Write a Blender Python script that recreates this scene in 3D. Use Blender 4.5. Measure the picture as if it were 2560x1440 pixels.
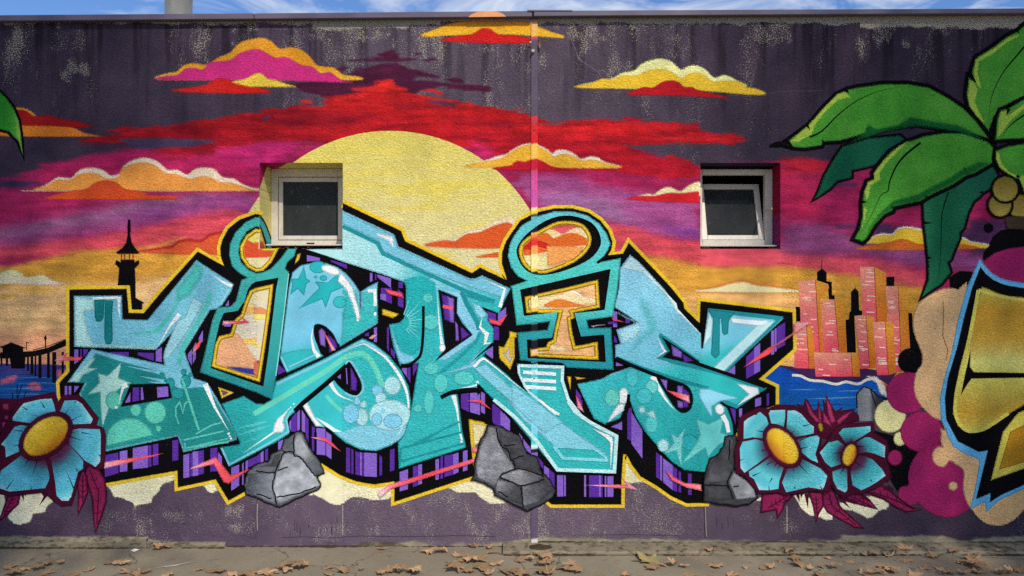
import bpy, bmesh, math, random
import numpy as np
from mathutils import Vector, Matrix
from mathutils.geometry import delaunay_2d_cdt

random.seed(7)
scene = bpy.context.scene
for o in list(bpy.data.objects):
    bpy.data.objects.remove(o)
C = scene.collection

# ------------------------------------------------------------------ camera
S = 361.0          # photo pixels per metre on the wall
D = 5.2            # camera to wall
GY = 1366.0        # pixel row of the wall foot
CAMZ = (GY - 720) / S
F = S * D
cam = bpy.data.cameras.new('camera')
cam_o = bpy.data.objects.new('camera', cam); C.objects.link(cam_o)
cam_o.location = (0, -D, CAMZ)
cam_o.rotation_euler = (math.radians(90), 0, 0)
cam.sensor_width = 36; cam.lens = 36 * F / 2560
cam.clip_start = 0.05; cam.clip_end = 2000
scene.camera = cam_o

# ------------------------------------------------------------------ sky, sun, exposure
SUN_EL = math.radians(43); SUN_AZ = math.radians(22)      # azimuth measured from the wall normal to the right
sd = Vector((math.sin(SUN_AZ) * math.cos(SUN_EL), -math.cos(SUN_AZ) * math.cos(SUN_EL), math.sin(SUN_EL)))
world = bpy.data.worlds.new('World'); scene.world = world; world.use_nodes = True
wn = world.node_tree.nodes; wl = world.node_tree.links
wn.clear()
w_out = wn.new('ShaderNodeOutputWorld'); w_bg = wn.new('ShaderNodeBackground')
sky = wn.new('ShaderNodeTexSky'); sky.sky_type = 'NISHITA'; sky.sun_disc = False
sky.sun_elevation = SUN_EL; sky.sun_rotation = math.atan2(sd.x, sd.y)
sky.air_density = 1.0; sky.dust_density = 0.3; sky.ozone_density = 2.5
w_geo = wn.new('ShaderNodeTexCoord'); w_map = wn.new('ShaderNodeMapping')
w_map.inputs['Scale'].default_value = (3.2, 3.2, 9.0); w_map.inputs['Rotation'].default_value = (0.0, 0.35, 0.4)
w_n = wn.new('ShaderNodeTexNoise'); w_n.inputs['Scale'].default_value = 1.7; w_n.inputs['Detail'].default_value = 7
w_n.inputs['Roughness'].default_value = 0.62; w_n.inputs['Distortion'].default_value = 0.9
w_r = wn.new('ShaderNodeMapRange'); w_r.inputs[1].default_value = 0.42; w_r.inputs[2].default_value = 0.66
w_r.inputs[3].default_value = 0.0; w_r.inputs[4].default_value = 0.8
w_tint = wn.new('ShaderNodeMix'); w_tint.data_type = 'RGBA'; w_tint.blend_type = 'MULTIPLY'
w_tint.inputs[0].default_value = 1.0; w_tint.inputs[7].default_value = (0.74, 0.95, 1.28, 1)
w_mix = wn.new('ShaderNodeMix'); w_mix.data_type = 'RGBA'; w_mix.inputs[7].default_value = (7.6, 8.0, 8.6, 1)
wl.new(w_geo.outputs['Generated'], w_map.inputs[0]); wl.new(w_map.outputs[0], w_n.inputs['Vector'])
wl.new(w_n.outputs[0], w_r.inputs[0]); wl.new(w_r.outputs[0], w_mix.inputs[0])
wl.new(sky.outputs[0], w_tint.inputs[6]); wl.new(w_tint.outputs[2], w_mix.inputs[6])
wl.new(w_mix.outputs[2], w_bg.inputs['Color'])
w_bg.inputs['Strength'].default_value = 0.115
wl.new(w_bg.outputs[0], w_out.inputs[0])
sun = bpy.data.lights.new('sun', 'SUN'); sun.energy = 3.6; sun.angle = math.radians(0.55); sun.color = (1.0, 0.935, 0.83)
sun_o = bpy.data.objects.new('sun', sun); C.objects.link(sun_o)
sun_o.location = sd * 30; sun_o.rotation_euler = (-sd).to_track_quat('-Z', 'Y').to_euler()
vs = scene.view_settings
vs.view_transform = 'Standard'; vs.look = 'None'; vs.gamma = 1.0; vs.exposure = 0.0; vs.use_curve_mapping = False
scene.cycles.transparent_max_bounces = 24
scene.cycles.use_denoising = False

# ------------------------------------------------------------------ helpers
def s2l(c):
    c = np.asarray(c, float) / 255.0
    return np.where(c <= 0.04045, c / 12.92, ((c + 0.055) / 1.055) ** 2.4)
def paintlin(c):
    # spray enamel: deep, saturated darks
    return s2l(c) ** 1.06
def tag(o, label=None, cat=None, group=None, kind=None):
    if label: o['label'] = label
    if cat: o['category'] = cat
    if group: o['group'] = group
    if kind: o['kind'] = kind
    return o
def mesh_obj(name, verts, faces, mat=None, parent=None, smooth=False):
    me = bpy.data.meshes.new(name); me.from_pydata([tuple(v) for v in verts], [], [tuple(f) for f in faces]); me.update()
    if mat: me.materials.append(mat)
    if smooth: me.polygons.foreach_set('use_smooth', [True] * len(me.polygons))
    o = bpy.data.objects.new(name, me); C.objects.link(o)
    if parent: o.parent = parent
    return o
def box_vf(x0, x1, y0, y1, z0, z1, base=0):
    v = [(x, y, z) for z in (z0, z1) for y in (y0, y1) for x in (x0, x1)]
    f = [(0, 2, 3, 1), (4, 5, 7, 6), (0, 1, 5, 4), (2, 6, 7, 3), (0, 4, 6, 2), (1, 3, 7, 5)]
    return v, [tuple(i + base for i in q) for q in f]
def bevel_obj(o, w, seg=2):
    bm = bmesh.new(); bm.from_mesh(o.data)
    bmesh.ops.bevel(bm, geom=bm.edges[:], offset=w, segments=seg, affect='EDGES', clamp_overlap=True)
    bm.to_mesh(o.data); bm.free()
    o.data.polygons.foreach_set('use_smooth', [False] * len(o.data.polygons))
    return o
def boxes(name, lst, mat, parent=None, bev=0.0):
    v, f = [], []
    for b in lst:
        bv, bf = box_vf(*b, base=len(v)); v += bv; f += bf
    o = mesh_obj(name, v, f, mat, parent)
    if bev: bevel_obj(o, bev)
    return o
def wx(px, y=0.0): return (px - 1280) * (D + y) / F
def wz(py, y=0.0): return CAMZ - (py - 720) * (D + y) / F
class NT:
    def __init__(s, name):
        s.m = bpy.data.materials.new(name); s.m.use_nodes = True
        s.t = s.m.node_tree; s.n = s.t.nodes; s.l = s.t.links; s.n.clear()
        s.out = s.n.new('ShaderNodeOutputMaterial')
    def a(s, typ, ins=None, **kw):
        n = s.n.new(typ)
        for k, v in kw.items(): setattr(n, k, v)
        for k, v in (ins or {}).items():
            if hasattr(v, 'is_linked') or isinstance(v, bpy.types.NodeSocket): s.l.new(v, n.inputs[k])
            else: n.inputs[k].default_value = v
        return n
    def math(s, op, a, b=0.0, c=0.0, clamp=False):
        return s.a('ShaderNodeMath', {0: a, 1: b, 2: c}, operation=op, use_clamp=clamp).outputs[0]
    def mix(s, f, a, b, blend='MIX'):
        n = s.a('ShaderNodeMix', {0: f, 6: a, 7: b}, data_type='RGBA', blend_type=blend); return n.outputs[2]
    def noise(s, vec, scale, detail=3, rough=0.55, dist=0.0):
        return s.a('ShaderNodeTexNoise', {'Vector': vec, 'Scale': scale, 'Detail': detail, 'Roughness': rough, 'Distortion': dist}).outputs[0]
    def rng(s, v, a, b, c=0.0, d=1.0):
        return s.a('ShaderNodeMapRange', {0: v, 1: a, 2: b, 3: c, 4: d}).outputs[0]
    def pos(s, sc=(1, 1, 1)):
        g = s.a('ShaderNodeNewGeometry')
        return s.a('ShaderNodeMapping', {'Vector': g.outputs['Position'], 'Scale': sc}).outputs[0]
    def bump(s, h, dist, strength=1.0, normal=None):
        ins = {'Height': h, 'Distance': dist, 'Strength': strength}
        if normal is not None: ins['Normal'] = normal
        return s.a('ShaderNodeBump', ins).outputs[0]
    def pbr(s, col, rough=0.8, spec=0.3, normal=None, metal=0.0):
        ins = {'Base Color': col, 'Roughness': rough, 'Specular IOR Level': spec, 'Metallic': metal}
        if normal is not None: ins['Normal'] = normal
        return s.a('ShaderNodeBsdfPrincipled', ins)
    def end(s, sh):
        s.l.new(sh, s.out.inputs[0]); return s.m
def rgba(c): return tuple(s2l(c)) + (1.0,)

# ------------------------------------------------------------------ materials
def stucco(N, amp=0.006, smooth_panels=True):
    """roughcast render: horizontal worm-like grains, flat on the two plaster patches below the windows"""
    v = N.pos((1, 0, 1.45))
    n1 = N.noise(v, 62, 2, 0.62, 0.7)
    n2 = N.noise(v, 21, 3, 0.5, 0.3)
    h = N.math('ADD', n1, N.math('MULTIPLY', n2, 0.55))
    g = N.a('ShaderNodeNewGeometry'); sp = N.a('ShaderNodeSeparateXYZ', {0: g.outputs['Position']})
    x = sp.outputs[0]; z = sp.outputs[2]
    def panel(a, b, zt):
        return N.math('MULTIPLY', N.math('MULTIPLY', N.math('GREATER_THAN', x, wx(a)), N.math('LESS_THAN', x, wx(b))), N.math('LESS_THAN', z, wz(zt)))
    keep = N.math('SUBTRACT', 1.0, N.math('MULTIPLY', N.math('ADD', panel(643, 857, 622), panel(1752, 1956, 622)), 0.82))
    low = N.rng(z, wz(1352), wz(1335), 0.35, 1.0)
    keep = N.math('MULTIPLY', keep, low)
    return h, n1, keep
def paint_material(name, soft=False, wall=False, bumpy=True):
    N = NT(name)
    col = N.a('ShaderNodeAttribute', attribute_name='Col').outputs['Color']
    h, n1, keep = stucco(N)
    v = N.pos((1, 0, 1))
    mott = N.rng(N.noise(v, 9, 4, 0.6), 0.3, 0.7, 0.90, 1.08)
    col = N.mix(1.0, col, N.a('ShaderNodeCombineColor', {0: mott, 1: mott, 2: mott}).outputs[0], 'MULTIPLY')
    grit = N.noise(N.pos((1, 0, 1.3)), 105, 2, 0.6)
    gk = N.math('ADD', 1.0, N.math('MULTIPLY', N.rng(N.math('ADD', N.math('MULTIPLY', grit, 0.5), N.math('MULTIPLY', n1, 0.5)), 0.36, 0.62, -0.29, 0.22), N.math('ADD', 0.25, N.math('MULTIPLY', keep, 0.75))))
    col = N.mix(1.0, col, N.a('ShaderNodeCombineColor', {0: gk, 1: gk, 2: gk}).outputs[0], 'MULTIPLY')
    # grains of old wall that the paint did not reach
    miss = N.math('MULTIPLY', N.rng(grit, 0.60, 0.72), N.rng(N.noise(v, 3.1, 3, 0.6), 0.42, 0.72, 0.04, 0.42))
    miss = N.math('MULTIPLY', miss, keep)
    if wall:
        wear = N.a('ShaderNodeAttribute', attribute_name='Wear').outputs['Fac']
        th = N.math('SUBTRACT', 0.74, N.math('MULTIPLY', wear, 0.30))
        spk = N.rng(N.math('SUBTRACT', grit, th), -0.02, 0.07)
        col = N.mix(N.math('MULTIPLY', spk, N.rng(wear, 0.02, 0.3, 0, 0.8)), col, rgba((176, 166, 146)))
    else:
        col = N.mix(miss, col, rgba((120, 108, 108)))
    nrm = N.bump(N.math('MULTIPLY', h, keep), 0.0082 if bumpy else 0.001, 1.0)
    sh = N.pbr(col, 0.8, 0.06, nrm).outputs[0]
    if soft:
        al = N.a('ShaderNodeAttribute', attribute_name='Alpha').outputs['Fac']
        d = N.math('ADD', al, N.math('MULTIPLY', N.math('SUBTRACT', grit, 0.5), 1.1))
        al2 = N.math('MULTIPLY', N.rng(d, 0.25, 0.75), N.math('GREATER_THAN', al, 0.02))
        tr = N.a('ShaderNodeBsdfTransparent').outputs[0]
        sh = N.a('ShaderNodeMixShader', {0: al2, 1: tr, 2: sh}).outputs[0]
    return N.end(sh)
M_paint = paint_material('mural_paint')
M_soft = paint_material('mural_paint_sprayed', soft=True)
M_wall = paint_material('painted_roughcast', wall=True)
M_flat = paint_material('paint_on_smooth_plaster', bumpy=False)

def simple(name, col, rough=0.6, spec=0.4, metal=0.0, var=0.12, scale=14, bump=0.0, bscale=90, stretch=(1, 1, 1), dirt=None):
    N = NT(name)
    n = N.noise(N.pos(stretch), scale, 5, 0.6)
    k = N.rng(n, 0.3, 0.7, 1 - var, 1 + var)
    c = N.mix(1.0, rgba(col), N.a('ShaderNodeCombineColor', {0: k, 1: k, 2: k}).outputs[0], 'MULTIPLY')
    if dirt:
        dn = N.noise(N.pos(dirt[1]), dirt[2], 5, 0.65)
        c = N.mix(N.rng(dn, dirt[3], dirt[3] + 0.13, 0, dirt[4]), c, rgba(dirt[0]))
    nr = N.bump(N.noise(N.pos(), bscale, 4, 0.6), bump) if bump else None
    return N.end(N.pbr(c, rough, spec, nr, metal).outputs[0])
# ------------------------------------------------------------------ wall painting toolkit (wall pixels -> metres on the wall)
WINS = [(649, 407, 857, 622), (1751, 407, 1951, 622)]
def q(ox, oy, s, txt):
    return [(ox + float(a.split(',')[0]) * s, oy + float(a.split(',')[1]) * s) for a in txt.split()]
def t(cr, txt): return q(640 * int(cr[0]), 360 * int(cr[1]), 0.25, txt)
def g(txt): return q(0, 0, 1, txt)
def smooth_pts(p, n=4, closed=True):
    p = [np.array(a, float) for a in p]; m = len(p); out = []
    rngi = range(m) if closed else range(m - 1)
    for i in rngi:
        p0 = p[(i - 1) % m] if closed or i > 0 else p[0]
        p1 = p[i]; p2 = p[(i + 1) % m]
        p3 = p[(i + 2) % m] if closed or i + 2 < m else p[-1]
        for k in range(n):
            u = k / n
            out.append(tuple(0.5 * (2 * p1 + (p2 - p0) * u + (2 * p0 - 5 * p1 + 4 * p2 - p3) * u * u + (3 * p1 - p0 - 3 * p2 + p3) * u ** 3)))
    if not closed: out.append(tuple(p[-1]))
    return out
def ell(cx, cy, rx, ry=None, rot=0, n=26):
    ry = ry or rx; a = math.radians(rot)
    return [(cx + rx * math.cos(u) * math.cos(a) - ry * math.sin(u) * math.sin(a), cy + rx * math.cos(u) * math.sin(a) + ry * math.sin(u) * math.cos(a)) for u in np.linspace(0, 2 * math.pi, n, endpoint=False)]
def inside(P, poly):
    x, y = P[:, 0], P[:, 1]; r = np.zeros(len(P), bool); n = len(poly)
    for i in range(n):
        x1, y1 = poly[i]; x2, y2 = poly[(i + 1) % n]
        if y1 == y2: continue
        c = (y1 > y) != (y2 > y)
        r ^= c & (x < (x2 - x1) * (y - y1) / (y2 - y1) + x1)
    return r
def sdist(P, poly):
    d = np.full(len(P), 1e9); n = len(poly)
    for i in range(n):
        a = np.array(poly[i], float); b = np.array(poly[(i + 1) % n], float); ab = b - a
        L = ab @ ab
        if L < 1e-9: continue
        u = np.clip(((P - a) @ ab) / L, 0, 1)
        e = P - a - u[:, None] * ab
        d = np.minimum(d, (e * e).sum(1))
    d = np.sqrt(d)
    return np.where(inside(P, poly), d, -d)
def lin(p0, p1, *stops):
    p0 = np.array(p0, float); dv = np.array(p1, float) - p0; L = dv @ dv
    ts = [s[0] for s in stops]; cs = np.array([s[1] for s in stops], float)
    def fn(P):
        u = ((P - p0) @ dv) / L
        return np.stack([np.interp(u, ts, cs[:, k]) for k in range(3)], 1)
    return fn
def rad(c, sx, sy, *stops):
    ts = [s[0] for s in stops]; cs = np.array([s[1] for s in stops], float)
    def fn(P):
        u = np.hypot((P[:, 0] - c[0]) / sx, (P[:, 1] - c[1]) / sy)
        return np.stack([np.interp(u, ts, cs[:, k]) for k in range(3)], 1)
    return fn
_rn = np.random.RandomState(3).rand(64, 256, 256)
def vnoise(x, y, seed):
    R = _rn[seed % 64]
    xi = np.floor(x).astype(int); yi = np.floor(y).astype(int); fx = x - xi; fy = y - yi
    fx = fx * fx * (3 - 2 * fx); fy = fy * fy * (3 - 2 * fy)
    a = R[xi % 256, yi % 256]; b = R[(xi + 1) % 256, yi % 256]; c = R[xi % 256, (yi + 1) % 256]; d = R[(xi + 1) % 256, (yi + 1) % 256]
    return (a * (1 - fx) + b * fx) * (1 - fy) + (c * (1 - fx) + d * fx) * fy
def fbm(P, sx, sy, seed=0, octv=4):
    r = 0; amp = 1; tot = 0
    for k in range(octv):
        a = 0.6 + 0.9 * k; x_ = P[:, 0] / sx * 2 ** k; y_ = P[:, 1] / sy * 2 ** k
        r = r + amp * vnoise(x_ * math.cos(a) - y_ * math.sin(a) + 17.3 * k, x_ * math.sin(a) + y_ * math.cos(a) + 9.1 * k, seed + k); tot += amp; amp *= 0.58
    return r / tot
LAYER = 0.00022
_boxes = []
def next_level(P):
    x0, y0 = np.min(P, 0); x1, y1 = np.max(P, 0); lv = 0
    for b in _boxes:
        if b[4] > lv and x0 < b[2] and x1 > b[0] and y0 < b[3] and y1 > b[1]: lv = b[4]
    _boxes.append((x0, y0, x1, y1, lv + 1))
    return lv + 1
building = None
PAINTS = []
SPLIT = ('highlight', 'light_patch', 'outline', 'bubble', 'crack_line', 'petal_line', 'leaf_vein', 'black_edge', 'golden_face', 'mint_stripe', 'blue_stripe', 'shade_patch', 'star', 'spray_ray', 'scribble', 'pale_border', 'dark_edge', 'tower_side', 'flower_center')
class Paint:
    def __init__(s, name, label=None, parent=None):
        s.name = name; s.label = label; s.parent = parent; s.v = []; s.c = []; s.al = []; s.f = []; s.mi = []; s.o = None
        PAINTS.append(s)
    def sub(s, name, label=None): return Paint(name, label, s)
    def _add(s, P, tris, col, alpha=None, lv=None, soft=False):
        P = np.asarray(P, float); lv = lv or next_level(P)
        cc = col(P) if callable(col) else np.tile(np.array(col, float), (len(P), 1))
        if s.v and (alpha is None or soft) and s.parent and s.name in SPLIT:
            return Paint(s.name, s.label, s.parent)._add(P, tris, col, alpha, lv, soft)
        b = len(s.v); y = -lv * LAYER
        s.v += [((p[0] - 1280) / S, y, (GY - p[1]) / S) for p in P]
        s.c.append(paintlin(np.clip(cc, 0, 255))); s.al.append(np.ones(len(P)) if alpha is None else alpha)
        s.f += [tuple(int(i) + b for i in f) for f in tris]; s.mi += [0 if alpha is None else 1] * len(tris)
    def fill(s, pts, col, holes=(), smooth=0, step=None):
        pts = smooth_pts(pts, smooth) if smooth else list(pts)
        loops = [pts] + [list(h) for h in holes]
        A = np.array(pts); x0, y0 = A.min(0); x1, y1 = A.max(0)
        wins = [w for w in WINS if x0 < w[2] and x1 > w[0] and y0 < w[3] and y1 > w[1]]
        for w in wins: loops.append([(w[0], w[1]), (w[2], w[1]), (w[2], w[3]), (w[0], w[3])])
        verts, edges = [], []
        for L in loops:
            b = len(verts); n = len(L); verts += [Vector(p) for p in L]; edges += [(b + i, b + (i + 1) % n) for i in range(n)]
        if callable(col) and step is None: step = 9
        if step:
            gx, gy = np.meshgrid(np.arange(x0 + step / 2, x1, step), np.arange(y0 + step / 2, y1, step))
            G = np.stack([gx.ravel(), gy.ravel()], 1); G = G[inside(G, pts)]
            verts += [Vector(p) for p in G]
        V, _, T, *_ = delaunay_2d_cdt(verts, edges, [], 0, 1e-4)
        V = np.array([tuple(v) for v in V]); T = np.array(T)
        if len(T) == 0: return s
        cen = V[T].mean(1); k = inside(cen, pts)
        for h in holes: k &= ~inside(cen, h)
        for w in wins: k &= ~((cen[:, 0] > w[0]) & (cen[:, 0] < w[2]) & (cen[:, 1] > w[1]) & (cen[:, 1] < w[3]))
        s._add(V, T[k][:, ::-1], col)
        if max(x1 - x0, y1 - y0) > 14 and s.name not in ('petal', 'purple_bar', 'tower_side', 'painted_tower', 'painted_sun'): s.fringe(pts, col, True)
        return s
    def fringe(s, pts, col, closed, w=3.2):
        """grainy overspray just outside an edge"""
        A = np.array(pts, float)
        A = A[[i for i in range(len(A)) if np.hypot(*(A[i] - A[i - 1])) > 0.4]]; n = len(A)
        if n < 3: return
        ar = np.sum(A[:, 0] * np.roll(A[:, 1], -1) - np.roll(A[:, 0], -1) * A[:, 1]); sg = 1 if ar > 0 else -1
        d1 = A - np.roll(A, 1, 0); d1 /= np.hypot(d1[:, 0], d1[:, 1])[:, None]; d2 = np.roll(d1, -1, 0)
        nn = d1 + d2; L = np.hypot(nn[:, 0], nn[:, 1])[:, None]; nn = np.where(L > .05, nn / np.maximum(L, .05), d1)
        nr = np.stack([nn[:, 1], -nn[:, 0]], 1) * sg
        c = np.maximum(0.5, np.abs((nr * np.stack([d1[:, 1], -d1[:, 0]], 1)).sum(1)))[:, None]
        O = A + nr * w / c; I = A - nr * 0.6 / c
        V = np.concatenate([I, O]); tr = []
        for i in range(n):
            j_ = (i + 1) % n; f = (i, j_, n + j_, n + i) if sg > 0 else (i, n + i, n + j_, j_)
            m_ = V[list(f)].mean(0)
            if any(w_[0] < m_[0] < w_[2] and w_[1] < m_[1] < w_[3] for w_ in WINS): continue
            tr.append(f[::-1] if sg < 0 else f)
        out = []
        for f in tr:
            a, b, c_ = V[f[0]], V[f[1]], V[f[2]]
            out.append(f if (b[0] - a[0]) * (c_[1] - a[1]) - (b[1] - a[1]) * (c_[0] - a[0]) < 0 else f[::-1])
        tgt = s if s.parent is None or s.name not in SPLIT else PAINTS[-1]
        tgt._add(V, out, col, np.concatenate([np.ones(n) * .85, np.zeros(n)]), lv=_boxes[-1][4])
    def stroke(s, pts, w, col, closed=False, smooth=0, taper=None, w1=None):
        """ribbon; taper 'e' narrows to the end, 'b' to both ends, 's' to the start"""
        if smooth: pts = smooth_pts(pts, smooth, closed)
        P = [np.array(p, float) for p in pts]
        P = [p for i, p in enumerate(P) if i == 0 or np.hypot(*(p - P[i - 1])) > 0.3]
        if closed and np.hypot(*(P[0] - P[-1])) < 0.3: P = P[:-1]
        n = len(P); L, R = [], []
        for i in range(n):
            a = P[(i - 1) % n] if closed or i > 0 else None; c = P[(i + 1) % n] if closed or i < n - 1 else None
            d1 = (P[i] - a) / max(np.hypot(*(P[i] - a)), 1e-6) if a is not None else None
            d2 = (c - P[i]) / max(np.hypot(*(c - P[i])), 1e-6) if c is not None else None
            if d1 is None: d1 = d2
            if d2 is None: d2 = d1
            tn = d1 + d2; ln = np.hypot(*tn)
            tn = tn / ln if ln > 0.05 else d1
            nr = np.array([-tn[1], tn[0]]); k = 1 / max(0.42, abs(nr @ np.array([-d1[1], d1[0]])))
            u = i / max(n - 1, 1); ww = w if w1 is None else w + (w1 - w) * u
            if taper == 'e': ww *= max(0.04, 1 - u)
            if taper == 's': ww *= max(0.04, u)
            if taper == 'b': ww *= max(0.06, 1 - abs(2 * u - 1))
            L.append(P[i] + nr * ww / 2 * k); R.append(P[i] - nr * ww / 2 * k)
        V = np.array(L + R); m = n if closed else n - 1
        tris = []
        for i in range(m):
            j = (i + 1) % n; tris += [(i, j, n + j), (i, n + j, n + i)]
        for w_ in WINS:
            cx = V.mean(0)
            tris = [f for f in tris if not (w_[0] < V[list(f)].mean(0)[0] < w_[2] and w_[1] < V[list(f)].mean(0)[1] < w_[3])]
        if tris:
            # keep every triangle turned to the street
            out = []
            for f in tris:
                a, b, c = V[f[0]], V[f[1]], V[f[2]]
                out.append(f if (b[0] - a[0]) * (c[1] - a[1]) - (b[1] - a[1]) * (c[0] - a[0]) < 0 else f[::-1])
            s._add(V, out, col)
            if w > 5 and len(P) > 2 and closed: s.fringe(list(V[:n]), col, True); s.fringe(list(V[n:]), col, True)
        return s
    def ell(s, cx, cy, rx, ry=None, rot=0, col=(0, 0, 0)): return s.fill(ell(cx, cy, rx, ry, rot), col)
    def soft(s, pts, col, feather=8, smooth=0, step=4, amp=0.0, op=1.0):
        pts = smooth_pts(pts, smooth) if smooth else list(pts)
        A = np.array(pts); x0, y0 = A.min(0) - feather; x1, y1 = A.max(0) + feather
        nx = max(2, int((x1 - x0) / step) + 1); ny = max(2, int((y1 - y0) / step) + 1)
        gx, gy = np.meshgrid(np.linspace(x0, x1, nx), np.linspace(y0, y1, ny))
        G = np.stack([gx.ravel(), gy.ravel()], 1)
        d = sdist(G, pts)
        if amp: d = d + (fbm(G, 40, 14, 5) - 0.5) * amp
        al = np.clip(0.5 + d / (2 * feather), 0, 1) * op
        blocked = np.zeros(len(G), bool)
        for w in WINS: blocked |= (G[:, 0] > w[0] + 0.1) & (G[:, 0] < w[2] - 0.1) & (G[:, 1] > w[1] + 0.1) & (G[:, 1] < w[3] - 0.1)
        tris = []
        A2 = al.reshape(ny, nx); B2 = blocked.reshape(ny, nx)
        for j in range(ny - 1):
            for i in range(nx - 1):
                if A2[j:j + 2, i:i + 2].max() < 0.12 or B2[j:j + 2, i:i + 2].any(): continue
                a = j * nx + i; tris.append((a, a + nx, a + nx + 1, a + 1))
        used = sorted({i for f in tris for i in f}); mp = {u: k for k, u in enumerate(used)}
        if used: s._add(G[used], [tuple(mp[i] for i in f) for f in tris], col, al[used], None, True)
        return s
    def build(s):
        if not s.v: return
        me = bpy.data.meshes.new(s.name); me.from_pydata(s.v, [], s.f); me.update()
        ca = me.color_attributes.new('Col', 'FLOAT_COLOR', 'POINT')
        cc = np.concatenate(s.c); ca.data.foreach_set('color', np.concatenate([cc, np.ones((len(cc), 1))], 1).astype('f').ravel())
        if any(s.mi):
            aa = me.attributes.new('Alpha', 'FLOAT', 'POINT'); aa.data.foreach_set('value', np.concatenate(s.al).astype('f'))
        me.materials.append(M_paint)
        if any(s.mi): me.materials.append(M_soft); me.polygons.foreach_set('material_index', s.mi)
        s.o = bpy.data.objects.new(s.name, me); C.objects.link(s.o)
        s.o.parent = s.parent.o if s.parent else building
        if s.label: s.o['label'] = s.label
# ------------------------------------------------------------------ the building: wall sheet, windows, coping, body
building = bpy.data.objects.new('painted_building', None); C.objects.link(building); building.location = (0, 0, 0)
tag(building, 'flat-roofed building whose roughcast wall carries a sunset graffiti mural with turquoise letters', 'building')

PURPLE = (74, 65, 88)
xs = sorted(set(list(np.arange(-900, -40, 60.0)) + list(np.arange(-40, 2604, 3.2)) + list(np.arange(2620, 3500, 60.0)) + [649, 857, 1751, 1951]))
ys = sorted(set(list(np.arange(28, 1368, 3.2)) + [407, 622, 1366]))
xs = np.array(xs); ys = np.array([y for y in ys if y <= 1366])
GX, GYY = np.meshgrid(xs, ys); G0 = np.stack([GX.ravel(), GYY.ravel()], 1)
PURC = lin((0, 0), (2560, 0), (0, (66, 54, 69)), (.2, (72, 60, 75)), (.36, (92, 80, 93)), (.54, (94, 81, 93)), (.68, (80, 68, 81)), (.8, (68, 56, 70)), (1, (64, 52, 65)))   # older, greyer coat mid-wall; darker ends are part fresh coat, part painted corner shade
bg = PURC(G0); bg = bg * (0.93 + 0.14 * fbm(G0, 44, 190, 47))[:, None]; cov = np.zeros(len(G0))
def stamp(pts, col, soft=6, ax=30, ay=10, op=1.0, seed=1, sx=90, sy=26, cover=True, rag=58):
    global bg, cov
    A = np.array(pts); m = soft + 60
    k = (G0[:, 0] > A[:, 0].min() - m) & (G0[:, 0] < A[:, 0].max() + m) & (G0[:, 1] > A[:, 1].min() - m) & (G0[:, 1] < A[:, 1].max() + m)
    P = G0[k]
    W = P + np.stack([(fbm(P, sx, sy, seed) - 0.5) * 2 * ax, (fbm(P, sx, sy, seed + 7) - 0.5) * 2 * ay], 1)
    W[:, 0] += (fbm(P, 60, 5.5, seed + 3, 3) - 0.5) * rag
    d = sdist(W, pts)
    a = np.clip(0.5 + d / (2 * soft), 0, 1); a = a * a * (3 - 2 * a) * op
    cc = col(P) if callable(col) else np.array(col, float)
    bg[k] = bg[k] * (1 - a[:, None]) + cc * a[:, None]
    if cover: cov[k] = np.maximum(cov[k], a)
MAG = (168, 42, 88); RED = (192, 34, 40); DRED = (150, 24, 36); MAR = (82, 32, 58); VIO = (164, 86, 134); COR = (220, 84, 92)
GOLD = (218, 158, 64); PEACH = (236, 188, 128)
# sunset bands, from the top down
stamp(g('-1000,455 0,448 60,438 110,412 170,400 240,385 330,374 420,372 500,340 960,240 1400,340 1545,362 1600,380 1680,400 1750,412 1960,402 2010,396 2060,402 2300,410 3300,430 3300,1000 -1000,1000'), MAG, 7, 34, 8, seed=2)
# dark maroon sky streaks above the sun
for p in ('860,601 1200,578 1390,575 1640,580 1630,602 1410,612 1210,612', '1230,545 1340,488 1425,540 1400,590 1260,590', '1525,530 1600,520 1640,535 1600,550', '1725,595 1760,575 1790,600 1750,615',
          '1160,640 1420,630 1520,690 1850,755 1830,780 1600,770 1560,800 1900,830 2350,870 2360,915 1950,890 1900,860 1700,900 1560,950 1100,930 700,980 520,930 330,860 480,820 1000,800 940,740 1080,690', '820,690 880,665 925,690 880,715', '1930,800 2020,770 2080,830 1990,830', '1030,680 1100,660 1150,690 1080,700'):
    stamp(t('10', p), MAR, 2.6, 16, 4, seed=9, sx=26, sy=9, rag=34)
# red arch
redarch = g('205,353 250,340 290,335 330,326 400,314 440,316 470,302 500,304 540,292 600,290 640,281 690,270 720,272 760,262 800,268 812,246 850,238 905,232 940,220 945,204 960,210 985,202 990,212 975,222 1010,224 1030,236 1070,240 1130,250 1180,262 1240,270 1280,276 1300,272 1310,284 1340,296 1378,302 1372,308 1345,312 1400,312 1432,294 1440,304 1500,298 1548,302 1556,294 1595,296 1590,308 1640,306 1700,310 1742,306 1744,324 1790,336 1840,334 1872,352 1830,362 1700,356 1640,360 1545,360 1600,382 1652,396 1680,388 1700,396 1752,412 1752,440 1690,448 1600,440 1540,428 1440,424 1330,420 1280,410 1200,370 700,352 640,356 560,372 500,392 430,398 375,388 400,368 470,366 520,352 420,352 340,356 250,356')
stamp(redarch, lin((960, 210), (960, 420), (0, (186, 38, 38)), (0.4, (184, 33, 38)), (1, (186, 32, 48))), 2.5, 22, 6, seed=14, sx=34, sy=11)
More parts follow.
